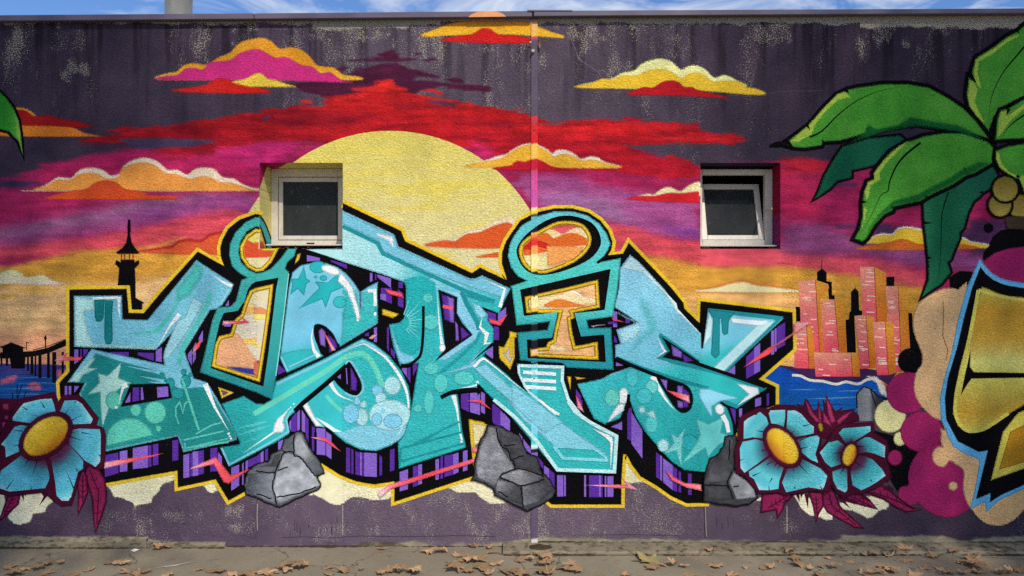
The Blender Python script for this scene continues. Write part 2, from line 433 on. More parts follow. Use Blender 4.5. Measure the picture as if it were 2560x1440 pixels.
for p in ('1000,880 1230,855 1200,810 1410,795 1380,850 1560,880 1550,905 1340,890 1300,930 1200,915 1020,905', '690,970 900,945 1100,935 1050,985 780,1005', '415,1020 540,985 620,1015 500,1040', '1690,900 1780,890 1920,935 1880,950', '1640,950 1880,985 1975,1010 1950,1025 1760,1010', '2050,1045 2140,1010 2200,1060 2130,1070'):
    stamp(t('10', p), (208, 46, 42), 3, 10, 3, seed=21, sx=40, sy=14)
for p in ('1150,1300 1250,1265 1360,1275 1300,1325 1180,1330', '1880,1230 2020,1190 2000,1215 1900,1240', '2280,1170 2390,1115 2380,1165'):
    stamp(t('00', p), (160, 26, 36), 3, 10, 3, seed=22, sx=40, sy=14)
# darker drifts inside the red
for p in ('0,1190 500,1120 1200,1150 900,1250 300,1260', '100,1330 280,1320 300,1420 120,1420', '1880,1180 2300,1195 2560,1230 2560,1290 2250,1240'):
    stamp(t('10', p), (140, 26, 40), 14, 26, 6, 0.75, seed=25)
for p in ('0,1250 700,1230 1700,1330 2300,1370 2200,1420 600,1400', '500,1240 900,1200 1500,1250 1300,1290'):
    stamp(t('20', p), (226, 44, 46), 14, 30, 6, 0.75, seed=26)
stamp(g('205,353 480,310 640,300 640,330 420,350 250,356'), (150, 24, 34), 16, 26, 6, 0.8, seed=28)
# purple gaps in the red
for p in ('300,348 420,345 530,352 480,366 400,370 330,372', '648,296 668,288 660,306', '1065,250 1150,258 1140,266 1070,260'):
    stamp(g(p), (78, 66, 92), 5, 16, 3, seed=30, cover=False)
stamp(g('-60,456 40,452 105,456 110,466 40,470 -60,472'), (70, 52, 78), 5, 20, 4, seed=31)
# magenta lift right above the left window and in the red
for p in ('545,372 600,365 700,352 735,358 720,400 640,420 560,420', '1180,350 1230,372 1225,392 1190,380'):
    stamp(g(p), (206, 48, 118), 14, 24, 8, 0.8, seed=33)
stamp(g('150,410 240,392 330,376 600,385 640,470 100,470'), (184, 40, 92), 14, 30, 8, 0.7, seed=34)
# violet bands
stamp(g('-1000,600 0,572 120,545 250,515 330,500 640,478 640,520 560,528 480,530 330,575 160,600 0,625 -1000,640'), VIO, 24, 50, 9, 0.85, seed=36)
stamp(g('-1000,590 0,575 180,545 330,510 520,485 560,492 420,525 250,552 0,592 -1000,620'), (150, 104, 132), 16, 40, 7, 0.85, seed=37)
stamp(g('280,545 420,510 560,492 640,490 640,522 520,530 380,560'), (148, 72, 132), 14, 40, 6, 0.7, seed=38)
stamp(g('1290,440 1340,436 1400,440 1480,452 1580,476 1760,498 1760,600 1650,592 1560,570 1480,548 1400,520 1330,525'), (170, 86, 140), 16, 40, 8, 0.95, seed=39)
stamp(g('1350,490 1420,476 1520,500 1600,545 1560,560 1450,530 1380,520'), (152, 112, 148), 18, 40, 8, 0.7, seed=40)
stamp(g('1640,560 1760,575 1760,600 1690,592'), (130, 66, 142), 14, 30, 6, 0.7, seed=41)
stamp(g('1950,548 2050,560 2160,590 2330,610 2480,640 2600,660 2600,720 2480,690 2300,668 2150,640 2030,640 1950,640'), (152, 80, 126), 20, 40, 8, 0.95, seed=42)
stamp(g('1940,398 2000,392 2060,404 2060,432 1990,430 1950,440'), (206, 44, 56), 12, 20, 6, 0.9, seed=43)
stamp(g('1950,430 2030,440 2040,540 1960,560'), (204, 46, 84), 30, 20, 10, 0.7, seed=44)
for p in ('2090,452 2150,458 2150,466 2095,464', '2080,560 2230,560 2230,574 2100,570', '2190,566 2310,570 2330,590 2230,600 2180,596', '2410,552 2560,548 2560,640 2440,640 2400,615 2405,580'):
    stamp(g(p), (78, 52, 86), 7, 24, 4, 0.9, seed=45)
# coral
stamp(g('-1000,650 0,622 160,600 330,578 480,542 600,520 610,600 560,610 340,630 140,640 -1000,690'), COR, 18, 36, 8, 0.95, seed=47)
stamp(g('1380,560 1480,545 1560,566 1650,596 1760,606 1760,668 1650,650 1580,640 1500,620 1380,620'), COR, 12, 30, 7, 0.95, seed=48)
stamp(g('1740,618 1960,618 1960,672 1900,664 1740,670'), (226, 92, 100), 10, 20, 6, 0.95, seed=49)
stamp(g('1950,634 2060,640 2200,652 2320,690 2320,720 2220,700 2060,676 1950,672'), (220, 88, 96), 16, 30, 7, 0.95, seed=50)
# gold
stamp(g('-1000,690 0,668 110,648 200,628 300,622 620,605 640,1000 -1000,1000'), GOLD, 12, 30, 8, seed=52)
stamp(g('345,620 460,592 470,600 420,612 360,630'), (228, 148, 76), 8, 20, 5, 0.8, seed=53)
stamp(g('1590,640 1660,648 1760,664 1960,666 2060,676 2220,704 2320,720 2320,960 1590,960'), GOLD, 10, 28, 7, seed=54)
# peach
stamp(g('-1000,725 100,716 300,706 420,690 640,680 640,1000 -1000,1000'), PEACH, 16, 30, 8, seed=56)
for p in ('-20,738 30,732 48,745 0,752', '70,700 230,695 190,712', '40,722 110,716 150,728 60,735'):
    stamp(g(p), (222, 170, 80), 8, 20, 5, 0.8, seed=57)
stamp(g('-1000,830 180,830 180,930 -1000,930'), (232, 160, 120), 22, 30, 6, 0.8, seed=58)
stamp(g('1590,740 1760,732 1960,735 2010,740 2010,960 1590,960'), (238, 180, 108), 14, 20, 6, seed=59)
stamp(g('1750,735 1900,735 1990,742 1980,770 1760,760'), (244, 186, 116), 8, 20, 5, 0.7, seed=60)
stamp(g('1300,640 1500,640 1500,900 1300,900'), (240, 184, 128), 14, 10, 6, seed=61)
stamp(g('1340,560 1480,560 1480,600 1340,600'), (226, 96, 100), 10, 10, 6, seed=62)
# lower purple field, worn mid-wall, corner shade partly painted into its darker ends
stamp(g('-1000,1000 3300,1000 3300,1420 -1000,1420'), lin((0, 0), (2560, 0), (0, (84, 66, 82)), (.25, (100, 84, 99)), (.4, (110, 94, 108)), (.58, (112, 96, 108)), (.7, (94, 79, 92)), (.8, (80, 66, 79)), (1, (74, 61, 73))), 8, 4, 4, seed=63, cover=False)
cov[G0[:, 1] > 1000] = 0
# brushy drifts of spray in the sunset
rd = np.clip((fbm(G0, 80, 13, 53) - .5) * 6, 0, 1) * (bg[:, 0] > 150) * (bg[:, 1] < 50) * (G0[:, 1] < 450) * (bg[:, 2] < 70)
bg = bg * (1 - .42 * rd[:, None]) + np.array((120, 22, 40.)) * .42 * rd[:, None]
br = ((fbm(G0, 70, 9, 33) - 0.5) * 0.34 + (fbm(G0, 30, 22, 35) - 0.5) * 0.22) * cov
bg = bg * (1 + br)[:, None]
# bare plaster: ragged top edge under the coping, foot of the wall
nz = fbm(G0, 70, 40, 11); nf = fbm(G0, 26, 20, 12)
top_edge = 44 + 20 * nz + 12 * nf + np.where((G0[:, 0] > 780) & (G0[:, 0] < 1100), 10, 0) + np.where(G0[:, 0] > 2150, 12, 0)
bare = np.clip((top_edge - G0[:, 1]) / 8 + 0.5, 0, 1) * 0.9
fe = np.interp(G0[:, 0], [-300, 0, 300, 370, 480, 620, 860, 920, 1040, 1100, 1240, 1330, 1500, 1900, 1990, 2150, 2360, 2400, 2560, 3300], [1342, 1342, 1343, 1348, 1362, 1367, 1367, 1358, 1356, 1366, 1356, 1343, 1347, 1352, 1354, 1340, 1338, 1350, 1341, 1341])
fe = fe + (fbm(G0, 34, 16, 15) - 0.5) * 16
foot = np.clip((G0[:, 1] - fe) / 5 + 0.5, 0, 1)
bareall = foot
bc = np.array((150, 141, 116.)) * (0.82 + 0.36 * fbm(G0, 18, 12, 17))[:, None]
bg = bg * (1 - bareall[:, None]) + bc * bareall[:, None]
# rain grime running down from the coping
gr_ = np.clip((fbm(G0, 15, 300, 57, 3) - .5) * 5, 0, 1) * np.clip(1 - (G0[:, 1] - 50) / 300, 0, 1) * (1 - .6 * cov)
bg = bg * (1 - .34 * gr_[:, None])
# moss and soot stains at the foot
ms = np.clip((fbm(G0, 60, 20, 19) - 0.52) * 6, 0, 1) * np.clip((G0[:, 1] - 1350) / 10, 0, 1)
bg = bg * (1 - 0.6 * ms[:, None]) + np.array((62, 58, 40.)) * 0.6 * ms[:, None]
# worn patches: streaked downwards
wp = np.clip((fbm(G0, 50, 150, 23) - 0.47) * 2.6, 0, .8) * np.clip(1.25 - G0[:, 1] / 420, 0.25, 1)
wp = np.maximum(wp, np.clip((fbm(G0, 70, 60, 27) - 0.5) * 2.4, 0, .6) * (G0[:, 1] > 1150))
for (x0, y0, x1, y1, a) in ((780, 60, 1010, 95, .9), (820, 90, 870, 150, .7), (1000, 130, 1110, 240, .6), (1425, 60, 1480, 90, .9), (1520, 60, 1580, 100, 1), (1640, 85, 1700, 140, .7), (100, 80, 210, 120, .6), (160, 150, 208, 205, .9), (580, 65, 640, 110, .9),
                        (345, 1280, 380, 1330, .9), (380, 1285, 500, 1300, .8), (570, 1265, 600, 1325, .9), (1280, 1280, 1380, 1345, .8), (1320, 1265, 1345, 1345, 1), (1560, 1270, 1680, 1330, .6), (800, 1310, 830, 1345, .7), (680, 1270, 710, 1320, .6), (1320, 80, 1330, 400, .8), (1343, 140, 1360, 250, .8), (2200, 45, 2260, 100, .9), (2330, 50, 2390, 85, .8), (1860, 45, 1975, 95, .8)):
    dx = np.maximum(np.maximum(x0 - G0[:, 0], G0[:, 0] - x1), 0); dy = np.maximum(np.maximum(y0 - G0[:, 1], G0[:, 1] - y1), 0)
    k_ = np.hypot(dx, dy) < 60
    wob = (fbm(G0[k_], 26, 34, 29) - 0.5) * 70
    wp[k_] = np.maximum(wp[k_], a * .85 * np.clip(0.75 - (np.hypot(dx, dy)[k_] + wob) / 26, 0, 1))
mid_ = np.clip(1.25 - np.abs(G0[:, 0] - 1250) / 900, 0, 1)
wp = np.maximum(wp, mid_ * np.clip((fbm(G0, 30, 60, 51) - .40) * 2.2, 0, .75))
wear = np.clip(np.maximum(wp * (1 - 0.9 * cov), bare * 1.25), 0, 1.2)
# sheet with the two window openings left out
nx, ny = len(xs), len(ys)
verts = np.stack([(G0[:, 0] - 1280) / S, np.zeros(len(G0)), (GY - G0[:, 1]) / S], 1)
# the coping falls to the left, so does the top of the sheet
cxm = (xs[:-1] + xs[1:]) / 2; cym = (ys[:-1] + ys[1:]) / 2
faces = []
for j in range(ny - 1):
    for i in range(nx - 1):
        if any(w[0] < cxm[i] < w[2] and w[1] < cym[j] < w[3] for w in WINS): continue
        if cym[j] < np.interp(cxm[i], [0, 1330, 1331, 2560], [50, 40, 40, 33]) : continue
        a = j * nx + i; faces.append((a, a + nx, a + nx + 1, a + 1))
me = bpy.data.meshes.new('wall'); me.from_pydata(verts.tolist(), [], faces); me.update()
ca = me.color_attributes.new('Col', 'FLOAT_COLOR', 'POINT')
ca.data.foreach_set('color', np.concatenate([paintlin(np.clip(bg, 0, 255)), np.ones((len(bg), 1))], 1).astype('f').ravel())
wa = me.attributes.new('Wear', 'FLOAT', 'POINT'); wa.data.foreach_set('value', wear.astype('f'))
me.materials.append(M_wall)
wall = bpy.data.objects.new('wall', me); C.objects.link(wall); wall.parent = building
wall['label'] = 'roughcast street wall painted as a purple, red and orange sunset sky'

M_cream = simple('frame_aluminium', (206, 197, 179), 0.45, 0.5, 0.0, 0.08, 30, dirt=((110, 100, 84), (6, 6, 2), 9, 0.56, 0.35))
M_dark = simple('window_gap', (12, 12, 12), 0.8)
M_plum = simple('coping_paint', (96, 84, 98), 0.5, 0.45, 0.0, 0.12, 6, stretch=(0.4, 1, 3), dirt=((160, 150, 150), (2, 2, 8), 14, 0.64, 0.5))
M_side = simple('side_render', (120, 110, 104), 0.85, 0.2, bump=0.004)
M_roof = simple('roof_felt', (58, 57, 56), 0.9, 0.2, bump=0.003)
M_room = simple('room_paint', (70, 68, 62), 0.8)
def glass_mat():
    N = NT('dusty_glass')
    spots = N.rng(N.noise(N.pos(), 26, 6, 0.7), 0.60, 0.72, 0, 0.22)
    dust = N.math('ADD', spots, N.rng(N.noise(N.pos((1, 1, .5)), 5, 4, 0.6), 0.3, 0.8, 0.03, 0.10))
    col = N.mix(dust, rgba((38, 41, 40)), rgba((170, 170, 165)))
    b = N.pbr(col, 0.06, 0.10)
    tr = N.a('ShaderNodeBsdfTransparent', {0: (0.55, 0.6, 0.58, 1)}).outputs[0]
    return N.end(N.a('ShaderNodeMixShader', {0: 0.72, 1: tr, 2: b.outputs[0]}).outputs[0])
M_glass = glass_mat()

# body of the building behind the street wall
xl, xr = wx(-880), wx(3440)
boxes('side_wall', [(xl - 0.002, xl + 0.25, 0.012, 7.0, 0, 3.62)], M_side, building)
boxes('side_wall', [(xr - 0.25, xr + 0.002, 0.012, 7.0, 0, 3.62)], M_side, building)
boxes('rear_wall', [(xl + 0.26, xr - 0.26, 6.8, 7.0, 0, 3.62)], M_side, building)
boxes('roof', [(xl + 0.26, xr - 0.26, 0.26, 6.79, 3.36, 3.46)], M_roof, building)
boxes('inner_wall', [(xl + 0.26, xr - 0.26, 1.6, 1.7, 0.0, 3.35)], M_room, building)

# coping: two painted metal lengths, falling a little to the left
def coping(x0, x1, t0, t1, b0, b1, fwd):
    X0, X1 = (x0 - 1280) / S, (x1 - 1280) / S
    Z = lambda p: (GY - p) / S
    v = [(X0, -fwd, Z(b0)), (X1, -fwd, Z(b1)), (X1, -fwd, Z(t1)), (X0, -fwd, Z(t0)), (X0, 0.30, Z(b0) + .02), (X1, 0.30, Z(b1) + .02), (X1, 0.30, Z(t1) + 0.015), (X0, 0.30, Z(t0) + 0.015)]
    f = [(0, 1, 2, 3), (4, 7, 6, 5), (0, 4, 5, 1), (3, 2, 6, 7), (0, 3, 7, 4), (1, 5, 6, 2)]
    return bevel_obj(mesh_obj('coping', v, f, M_plum, building), 0.004)
coping(-900, 640, 51, 39.5, 66, 54, 0.050)
coping(642, 1330, 39.5, 33.5, 54, 48, 0.049)
coping(1334, 3500, 33.5, 23, 47.5, 34, 0.052)
cs = coping(1318, 1430, 31.5, 32.2, 36, 36, 0.056); cs.name = 'coping_splice'
# orange paint that runs up over the coping
cp = mesh_obj('painted_cloud_top', [((x - 1280) / S, -0.0505, (GY - y) / S) for x, y in g('1172,49.2 1180,42 1195,36.2 1225,35 1245,36 1258,41 1265,48')], [(0, 1, 2, 3, 4, 5, 6)[::-1]], simple('coping_orange', (226, 152, 92), 0.55, 0.4), building)

# windows
def ring(name, x0, x1, z0, z1, wl_, wr_, wb_, wt_, y0, y1, mat, parent, bev=0.003):
    o = boxes(name, [(x0, x0 + wl_, y0, y1, z0, z1), (x1 - wr_, x1, y0, y1, z0, z1), (x0 + wl_ + .0003, x1 - wr_ - .0003, y0, y1, z0, z0 + wb_), (x0 + wl_ + .0003, x1 - wr_ - .0003, y0, y1, z1 - wt_, z1)], mat, parent)
    return bevel_obj(o, bev, 1) if bev else o
def painted_quad(name, quad, colfn, parent):
    """subdivided reveal, coloured by a function of (u, v)"""
    n = 64; a, b, c, d = [np.array(p) for p in quad]; V = []; col = []
    for j in range(n + 1):
        for i in range(n + 1):
            u, v_ = i / n, j / n; V.append((a * (1 - u) + b * u) * (1 - v_) + (d * (1 - u) + c * u) * v_); col.append(colfn(u, v_))
    Fc = [(j * (n + 1) + i, j * (n + 1) + i + 1, (j + 1) * (n + 1) + i + 1, (j + 1) * (n + 1) + i) for j in range(n) for i in range(n)]
    o = mesh_obj(name, V, Fc, M_flat, parent)
    at = o.data.color_attributes.new('Col', 'FLOAT_COLOR', 'POINT')
    at.data.foreach_set('color', np.concatenate([s2l(np.array(col)), np.ones((len(col), 1))], 1).astype('f').ravel())
    return o
def reveals(w, dep, left, right, top, bot, parent):
    X0, X1, Z1, Z0 = (w[0] - 1280) / S, (w[2] - 1280) / S, (GY - w[1]) / S, (GY - w[3]) / S
    # u runs from the street inwards, v from the top down
    painted_quad('reveal', [(X0, 0, Z1), (X0, dep, Z1), (X0, dep, Z0), (X0, 0, Z0)], left, parent)
    painted_quad('reveal', [(X1, dep, Z1), (X1, 0, Z1), (X1, 0, Z0), (X1, dep, Z0)], lambda u, v: right(1 - u, v), parent)
    painted_quad('reveal', [(X0, 0, Z1), (X1, 0, Z1), (X1, dep, Z1), (X0, dep, Z1)], lambda u, v: top(v, u), parent)
    painted_quad('reveal', [(X0, dep, Z0), (X1, dep, Z0), (X1, 0, Z0), (X0, 0, Z0)], lambda u, v: bot(1 - v, u), parent)
    return X0, X1, Z0, Z1
SUNC = (226, 214, 130)
window1 = bpy.data.objects.new('window', None); C.objects.link(window1); window1.parent = building
window1['label'] = 'closed square window set deep in the painted sun'
dep = 0.29
# the turquoise ring of the second letter turns round the corner onto the left reveal
def rev1(u, v):
    if v < 0.30 - 0.55 * u: return (172, 34, 90)
    e = v - (0.61 + 0.30 * u ** 1.8)
    for lim, c in ((0, (222, 208, 128)), (.03 + .03 * u, (20, 18, 20)), (.10 + .22 * u, (72, 168, 172)), (.145 + .32 * u, (20, 18, 20)), (.175 + .4 * u, (220, 180, 56))):
        if e < lim: return c
    return (222, 208, 128) if v < .92 else (206, 90, 56)
X0, X1, Z0, Z1 = reveals(WINS[0], dep, rev1, lambda u, v: SUNC, lambda u, v: (172, 34, 90) if v < 0.34 - 0.3 * u else (222, 206, 122), lambda u, v: (120, 100, 84), window1)
fy0, fy1 = dep - 0.05, dep
fz0 = wz(614, fy0)
ring('frame', X0 + 0.0015, X1 - 0.0015, fz0, Z1 - 0.0015, wx(694, fy0) - X0, 0.05, wz(601, fy0) - fz0, Z1 - wz(441, fy0), fy0, fy1, M_cream, window1)
sx0, sx1, sz0, sz1 = wx(695.8, fy0), X1 - 0.055, wz(599.4, fy0), wz(442.9, fy0)
boxes('rebate', [(sx0 - .02, sx1 + .02, fy1 - 0.004, fy1 + 0.01, sz0 - .02, sz0 + .01), (sx0 - .02, sx1 + .02, fy1 - 0.004, fy1 + 0.01, sz1 - .01, sz1 + .02), (sx0 - .02, sx0 + .01, fy1 - 0.0035, fy1 + 0.0095, sz0, sz1), (sx1 - .01, sx1 + .02, fy1 - 0.0035, fy1 + 0.0095, sz0, sz1)], M_dark, window1)
sash = ring('sash', sx0, sx1, sz0, sz1, wx(706, fy0) - sx0, 0.036, wz(589, fy0) - sz0, sz1 - wz(454, fy0), fy0 + 0.006, fy1 - 0.006, M_cream, window1)
boxes('pane', [(sx0 + .02, sx1 - .02, fy0 + 0.024, fy0 + 0.030, sz0 + .02, sz1 - .02)], M_glass, sash)
boxes('sill', [(X0 + 0.03, X1 - 0.002, 0.035, fy0 - 0.001, fz0 - 0.012, fz0 - 0.002)], M_cream, window1, 0.002)
boxes('drain_cover', [(wx(767, fy0), wx(786, fy0), fy0 - 0.004, fy0 - 0.0005, wz(611, fy0), wz(607, fy0))], M_dark, window1)

window2 = bpy.data.objects.new('window', None); C.objects.link(window2); window2.parent = building
window2['label'] = 'small window with its sash tilted inwards at the top'
dep2 = 0.20
X0, X1, Z0, Z1 = reveals(WINS[1], dep2, lambda u, v: (196, 40, 100), lambda u, v: (60, 52, 74) if v < 0.02 else ((150, 24, 52) if v < 0.6 else (130, 40, 96)), lambda u, v: (62, 54, 76), lambda u, v: (130, 90, 90), window2)
fy0, fy1 = dep2 - 0.05, dep2
fz0 = wz(614, fy0); ft = wz(423, fy0)
boxes('head_trim', [(X0 + .0015, X1 - .0015, fy0 + 0.02, fy1, ft + 0.001, Z1 - .0015)], M_dark, window2)
ring('frame', X0 + .0015, X1 - .0015, fz0, ft, 0.05, X1 - wx(1914, fy0), wz(600, fy0) - fz0, ft - wz(437, fy0), fy0, fy1, M_cream, window2)
boxes('sill', [(X0 + .002, X1 - 0.004, 0.05, fy0 - 0.001, fz0 - 0.012, fz0 - 0.002)], M_cream, window2, 0.002)
# hopper sash: hinged at the foot, leaning into the room
hz = wz(599, fy0); hx0, hx1 = X0 + 0.054, wx(1913, fy0)
hh = 0.435
hin = bpy.data.objects.new('sash', None)
sash2 = ring('tilted_sash', hx0, hx1, 0, hh, 0.04, 0.04, 0.036, 0.04, 0, 0.034, M_cream, window2)
sash2.location = (0, fy0 + 0.012, hz); sash2.rotation_euler = (math.radians(-17), 0, 0)
pn = boxes('pane', [(hx0 + .02, hx1 - .02, 0.014, 0.020, .02, hh - .02)], M_glass, sash2)
boxes('stay_arm', [(hx1 - 0.006, hx1 - 0.001, 0.0, 0.18, hz + 0.20, hz + 0.212)], M_cream, window2)
bpy.data.objects.remove(hin)

# expansion joint cover, painted with the same picture
stops = [(46, (94, 84, 98)), (60, (226, 172, 110)), (78, (232, 178, 96)), (90, (236, 190, 84)), (93, (228, 92, 88)), (104, (96, 86, 100)), (291, (94, 84, 100)), (292, (222, 60, 64)), (303, (222, 52, 56)), (304, (112, 100, 124)), (310, (214, 48, 50)), (358, (222, 44, 48)), (361, (244, 200, 92)), (397, (240, 186, 84)), (399, (196, 36, 66)), (424, (196, 36, 66)), (426, (214, 76, 116)), (448, (214, 84, 150)), (518, (206, 92, 166)), (520, (240, 232, 140)), (534, (236, 196, 70)), (538, (40, 34, 38)), (544, (110, 206, 210)), (561, (110, 206, 210)), (563, (34, 30, 34)), (580, (34, 30, 34)), (582, (246, 200, 70)), (588, (236, 140, 80)), (600, (224, 60, 60)), (612, (226, 50, 54)), (616, (244, 160, 84)), (634, (248, 170, 90)), (637, (246, 232, 160)), (670, (246, 236, 160)), (672, (248, 206, 74)), (678, (248, 206, 74)), (680, (38, 32, 36)), (690, (38, 32, 36)), (692, (116, 222, 214)), (712, (110, 216, 208)), (714, (34, 30, 34)), (738, (34, 30, 34)), (740, (246, 222, 140)), (768, (246, 232, 176)), (771, (246, 200, 70)), (778, (246, 200, 70)), (780, (34, 30, 34)), (787, (34, 30, 34)), (789, (126, 218, 210)), (808, (110, 206, 204)), (811, (34, 30, 34)), (830, (34, 30, 34)), (832, (50, 170, 172)), (848, (56, 176, 176)), (851, (34, 30, 34)), (872, (34, 30, 34)), (874, (246, 190, 150)), (888, (246, 196, 100)), (890, (34, 30, 34)), (897, (34, 30, 34)), (898, (60, 160, 172)), (905, (60, 160, 172)), (906, (34, 30, 34)), (910, (34, 30, 34)), (911, (214, 240, 240)), (916, (70, 206, 206)), (924, (70, 206, 206)), (926, (220, 242, 242)), (933, (220, 242, 242)), (935, (70, 204, 206)), (943, (70, 204, 206)), (945, (214, 240, 240)), (950, (70, 204, 206)), (985, (60, 196, 200)), (1008, (70, 200, 206)), (1012, (132, 212, 232)), (1060, (140, 216, 236)), (1084, (130, 210, 228)), (1088, (70, 204, 206)), (1108, (70, 204, 206)), (1112, (206, 240, 238)), (1120, (206, 240, 238)), (1123, (36, 32, 36)), (1130, (36, 32, 36)), (1132, (140, 110, 200)), (1148, (110, 76, 176)), (1151, (58, 58, 62)), (1176, (66, 66, 70)), (1180, (96, 96, 100)), (1196, (128, 128, 132)), (1200, (40, 38, 42)), (1206, (112, 112, 118)), (1256, (90, 90, 96)), (1262, (60, 56, 64)), (1266, (102, 86, 108)), (1344, (98, 83, 104)), (1347, (214, 206, 196)), (1358, (206, 198, 188))]
sy = np.array([a for a, _ in stops]); scl = np.array([c for _, c in stops], float)
V, Fc, col = [], [], []
prof = [(1327.6, 0.0), (1328.0, 0.0102), (1331.5, 0.011), (1332.2, 0.0104), (1339.2, 0.0104), (1340, 0.011), (1343.8, 0.0102), (1344.2, 0.0)]
rows = np.arange(48, 1358.1, 2.0)
for y in rows:
    for x, p in prof:
        V.append(((x - 1280) / S, -p, (GY - y) / S))
        col.append([np.interp(y + (x - 1336) * 0.15, sy, scl[:, k]) for k in range(3)])
m = len(prof)
for j in range(len(rows) - 1):
    for i in range(m - 1):
        a = j * m + i; Fc.append((a, a + m, a + m + 1, a + 1))
jo = mesh_obj('joint_cover', V, Fc, M_flat, building)
at = jo.data.color_attributes.new('Col', 'FLOAT_COLOR', 'POINT'); at.data.foreach_set('color', np.concatenate([s2l(np.array(col)), np.ones((len(col), 1))], 1).astype('f').ravel())
jo['label'] = 'narrow metal joint cover painted over with the mural'
for py_ in (326, 580, 740, 946):
    boxes('screw', [((1335.2 - 1280) / S - .006, (1335.2 - 1280) / S + .006, -0.0125, -0.0103, (GY - py_) / S - .004, (GY - py_) / S + .004)], M_dark, building, 0.001)

# flue pipe on the roof
def lathe(name, prof, n, mat, parent=None, smooth=True):
    V, Fc = [], []
    for r, z in prof:
        for i in range(n): V.append((r * math.cos(2 * math.pi * i / n), r * math.sin(2 * math.pi * i / n), z))
    for j in range(len(prof) - 1):
        for i in range(n): Fc.append((j * n + i, j * n + (i + 1) % n, (j + 1) * n + (i + 1) % n, (j + 1) * n + i))
    Fc.append(tuple(range(n))[::-1]); Fc.append(tuple(range((len(prof) - 1) * n, len(prof) * n)))
    return mesh_obj(name, V, Fc, mat, parent, smooth)
M_zinc = simple('flue_metal', (188, 182, 172), 0.42, 0.5, 0.35, 0.1, 5, stretch=(6, 6, .6), dirt=((120, 100, 78), (9, 9, .7), 6, 0.6, 0.7))
fl = lathe('flue_pipe', [(0.155, 3.46), (0.155, 3.50), (0.122, 3.53), (0.122, 4.5), (0.126, 4.505), (0.126, 4.55), (0.122, 4.555), (0.122, 5.6), (0.118, 5.61)], 32, M_zinc, building)
fl.location = (wx(446.5, 1.9), 1.9, 0); fl['label'] = 'stained pale metal flue pipe rising behind the coping'
# ------------------------------------------------------------------ the mural, back to front
BLK = (12, 10, 13); YEL = (236, 198, 52); CREAM = (240, 232, 166); WHT = (238, 240, 238)
TEAL = (48, 178, 178); LBL = (132, 202, 218); PALE = (176, 224, 226); DTL = (24, 132, 130); MINT = (96, 208, 184)
PUL = (140, 104, 196); PUD = (96, 52, 156); PNK = (250, 92, 104); PPK = (252, 186, 190)
Q1 = lambda s: q(0, 970, .125, s)
Q2 = lambda s: q(1760, 980, .1875, s)
RA = lambda s: q(480, 1000, .1875, s)
RB = lambda s: q(1120, 1000, .1875, s)

# --- the setting sun
def suncol(P):
    u = np.clip((P[:, 1] - 327) / 330, 0, 1)[:, None]
    c = np.array((222, 204, 104.)) * (1 - u) + np.array((226, 214, 160.)) * u
    v_ = np.clip((P[:, 1] - 660) / 150, 0, 1)[:, None]; c = c * (1 - v_) + np.array((224, 212, 188.)) * v_
    n = np.clip((fbm(P, 150, 11, 40, 3) - 0.53) * 6, 0, 1)[:, None] * 0.7 * (1 - v_)
    return c * (1 - n) + np.array((230, 208, 88.)) * n
sunp = Paint('painted_sun', 'large pale yellow painted sun disc')
sunp.fill([p for p in ell(975, 735, 408, 408, 0, 120) if p[1] < 918], suncol, step=9)
# sea behind the second letter and at both sides
sea = Paint('painted_sea', 'strip of painted blue sea beside the pier')
sea.soft(g('-700,912 60,910 175,914 175,1010 -700,1010'), lin((0, 905), (0, 1000), (0, (60, 60, 140)), (.25, (70, 66, 130)), (.5, (24, 84, 150)), (1, (28, 82, 146))), 3, amp=4)
for p in ('0,920 100,880 180,870 150,930 0,970', '280,960 340,930 420,970 400,1030 300,1020', '240,1000 330,985 330,1010', '560,820 700,800 700,900 600,960'):
    sea.soft(t('02', p), (196, 104, 122), 5, amp=6, op=.85)
for i in range(9):
    y = 938 + i * 7; x = (i * 37) % 60
    sea.stroke([(x - 10, y), (x + 60, y - 2), (x + 120, y + 1)], 2.2, (92, 136, 190) if i % 2 else (18, 56, 120), taper='b')
pier = Paint('painted_pier', 'black painted pier with a roofed hut and lamp posts')
pier.fill(t('02', '0,590 40,580 110,548 180,575 250,595 225,600 230,640 330,635 480,600 680,510 690,560 500,640 400,670 250,690 245,800 120,800 100,700 0,700 0,655 30,655 30,600'), BLK)
for a, b, w in ((15, 780, 4), (70, 780, 6), (280, 830, 5), (320, 860, 7), (355, 880, 4), (400, 900, 8), (485, 900, 7), (543, 950, 10), (628, 900, 6)):
    pier.stroke(t('02', '%d,640 %d,%d' % (a, a, b)), w, (22, 14, 20))
pier.stroke(t('02', '265,620 265,545 292,548'), 2, BLK).stroke(t('02', '455,600 455,480'), 3, BLK).fill(t('02', '440,500 455,468 470,500 462,520 446,520'), BLK)
pier.stroke(t('02', '330,620 480,580 680,505'), 1.6, BLK)
light = Paint('painted_lighthouse', 'black painted lighthouse with a pointed lantern roof')
light.fill(t('01', '1283,760 1300,760 1303,850 1298,900 1315,990 1345,1040 1392,1085 1380,1095 1175,1095 1165,1085 1230,1040 1265,990 1282,900 1278,850'), BLK)
light.fill(t('01', '1210,1160 1340,1160 1345,1190 1385,1165 1388,1200 1345,1240 1352,1440 1352,1540 1435,1588 1420,1595 1415,1665 1310,1670 1290,1440 1180,1440 1196,1240 1155,1200 1165,1165 1210,1190'), BLK)
for x in (1215, 1248, 1295, 1330): light.stroke(t('01', '%d,1090 %d,1165' % (x, x)), 2.4, (120, 24, 26))
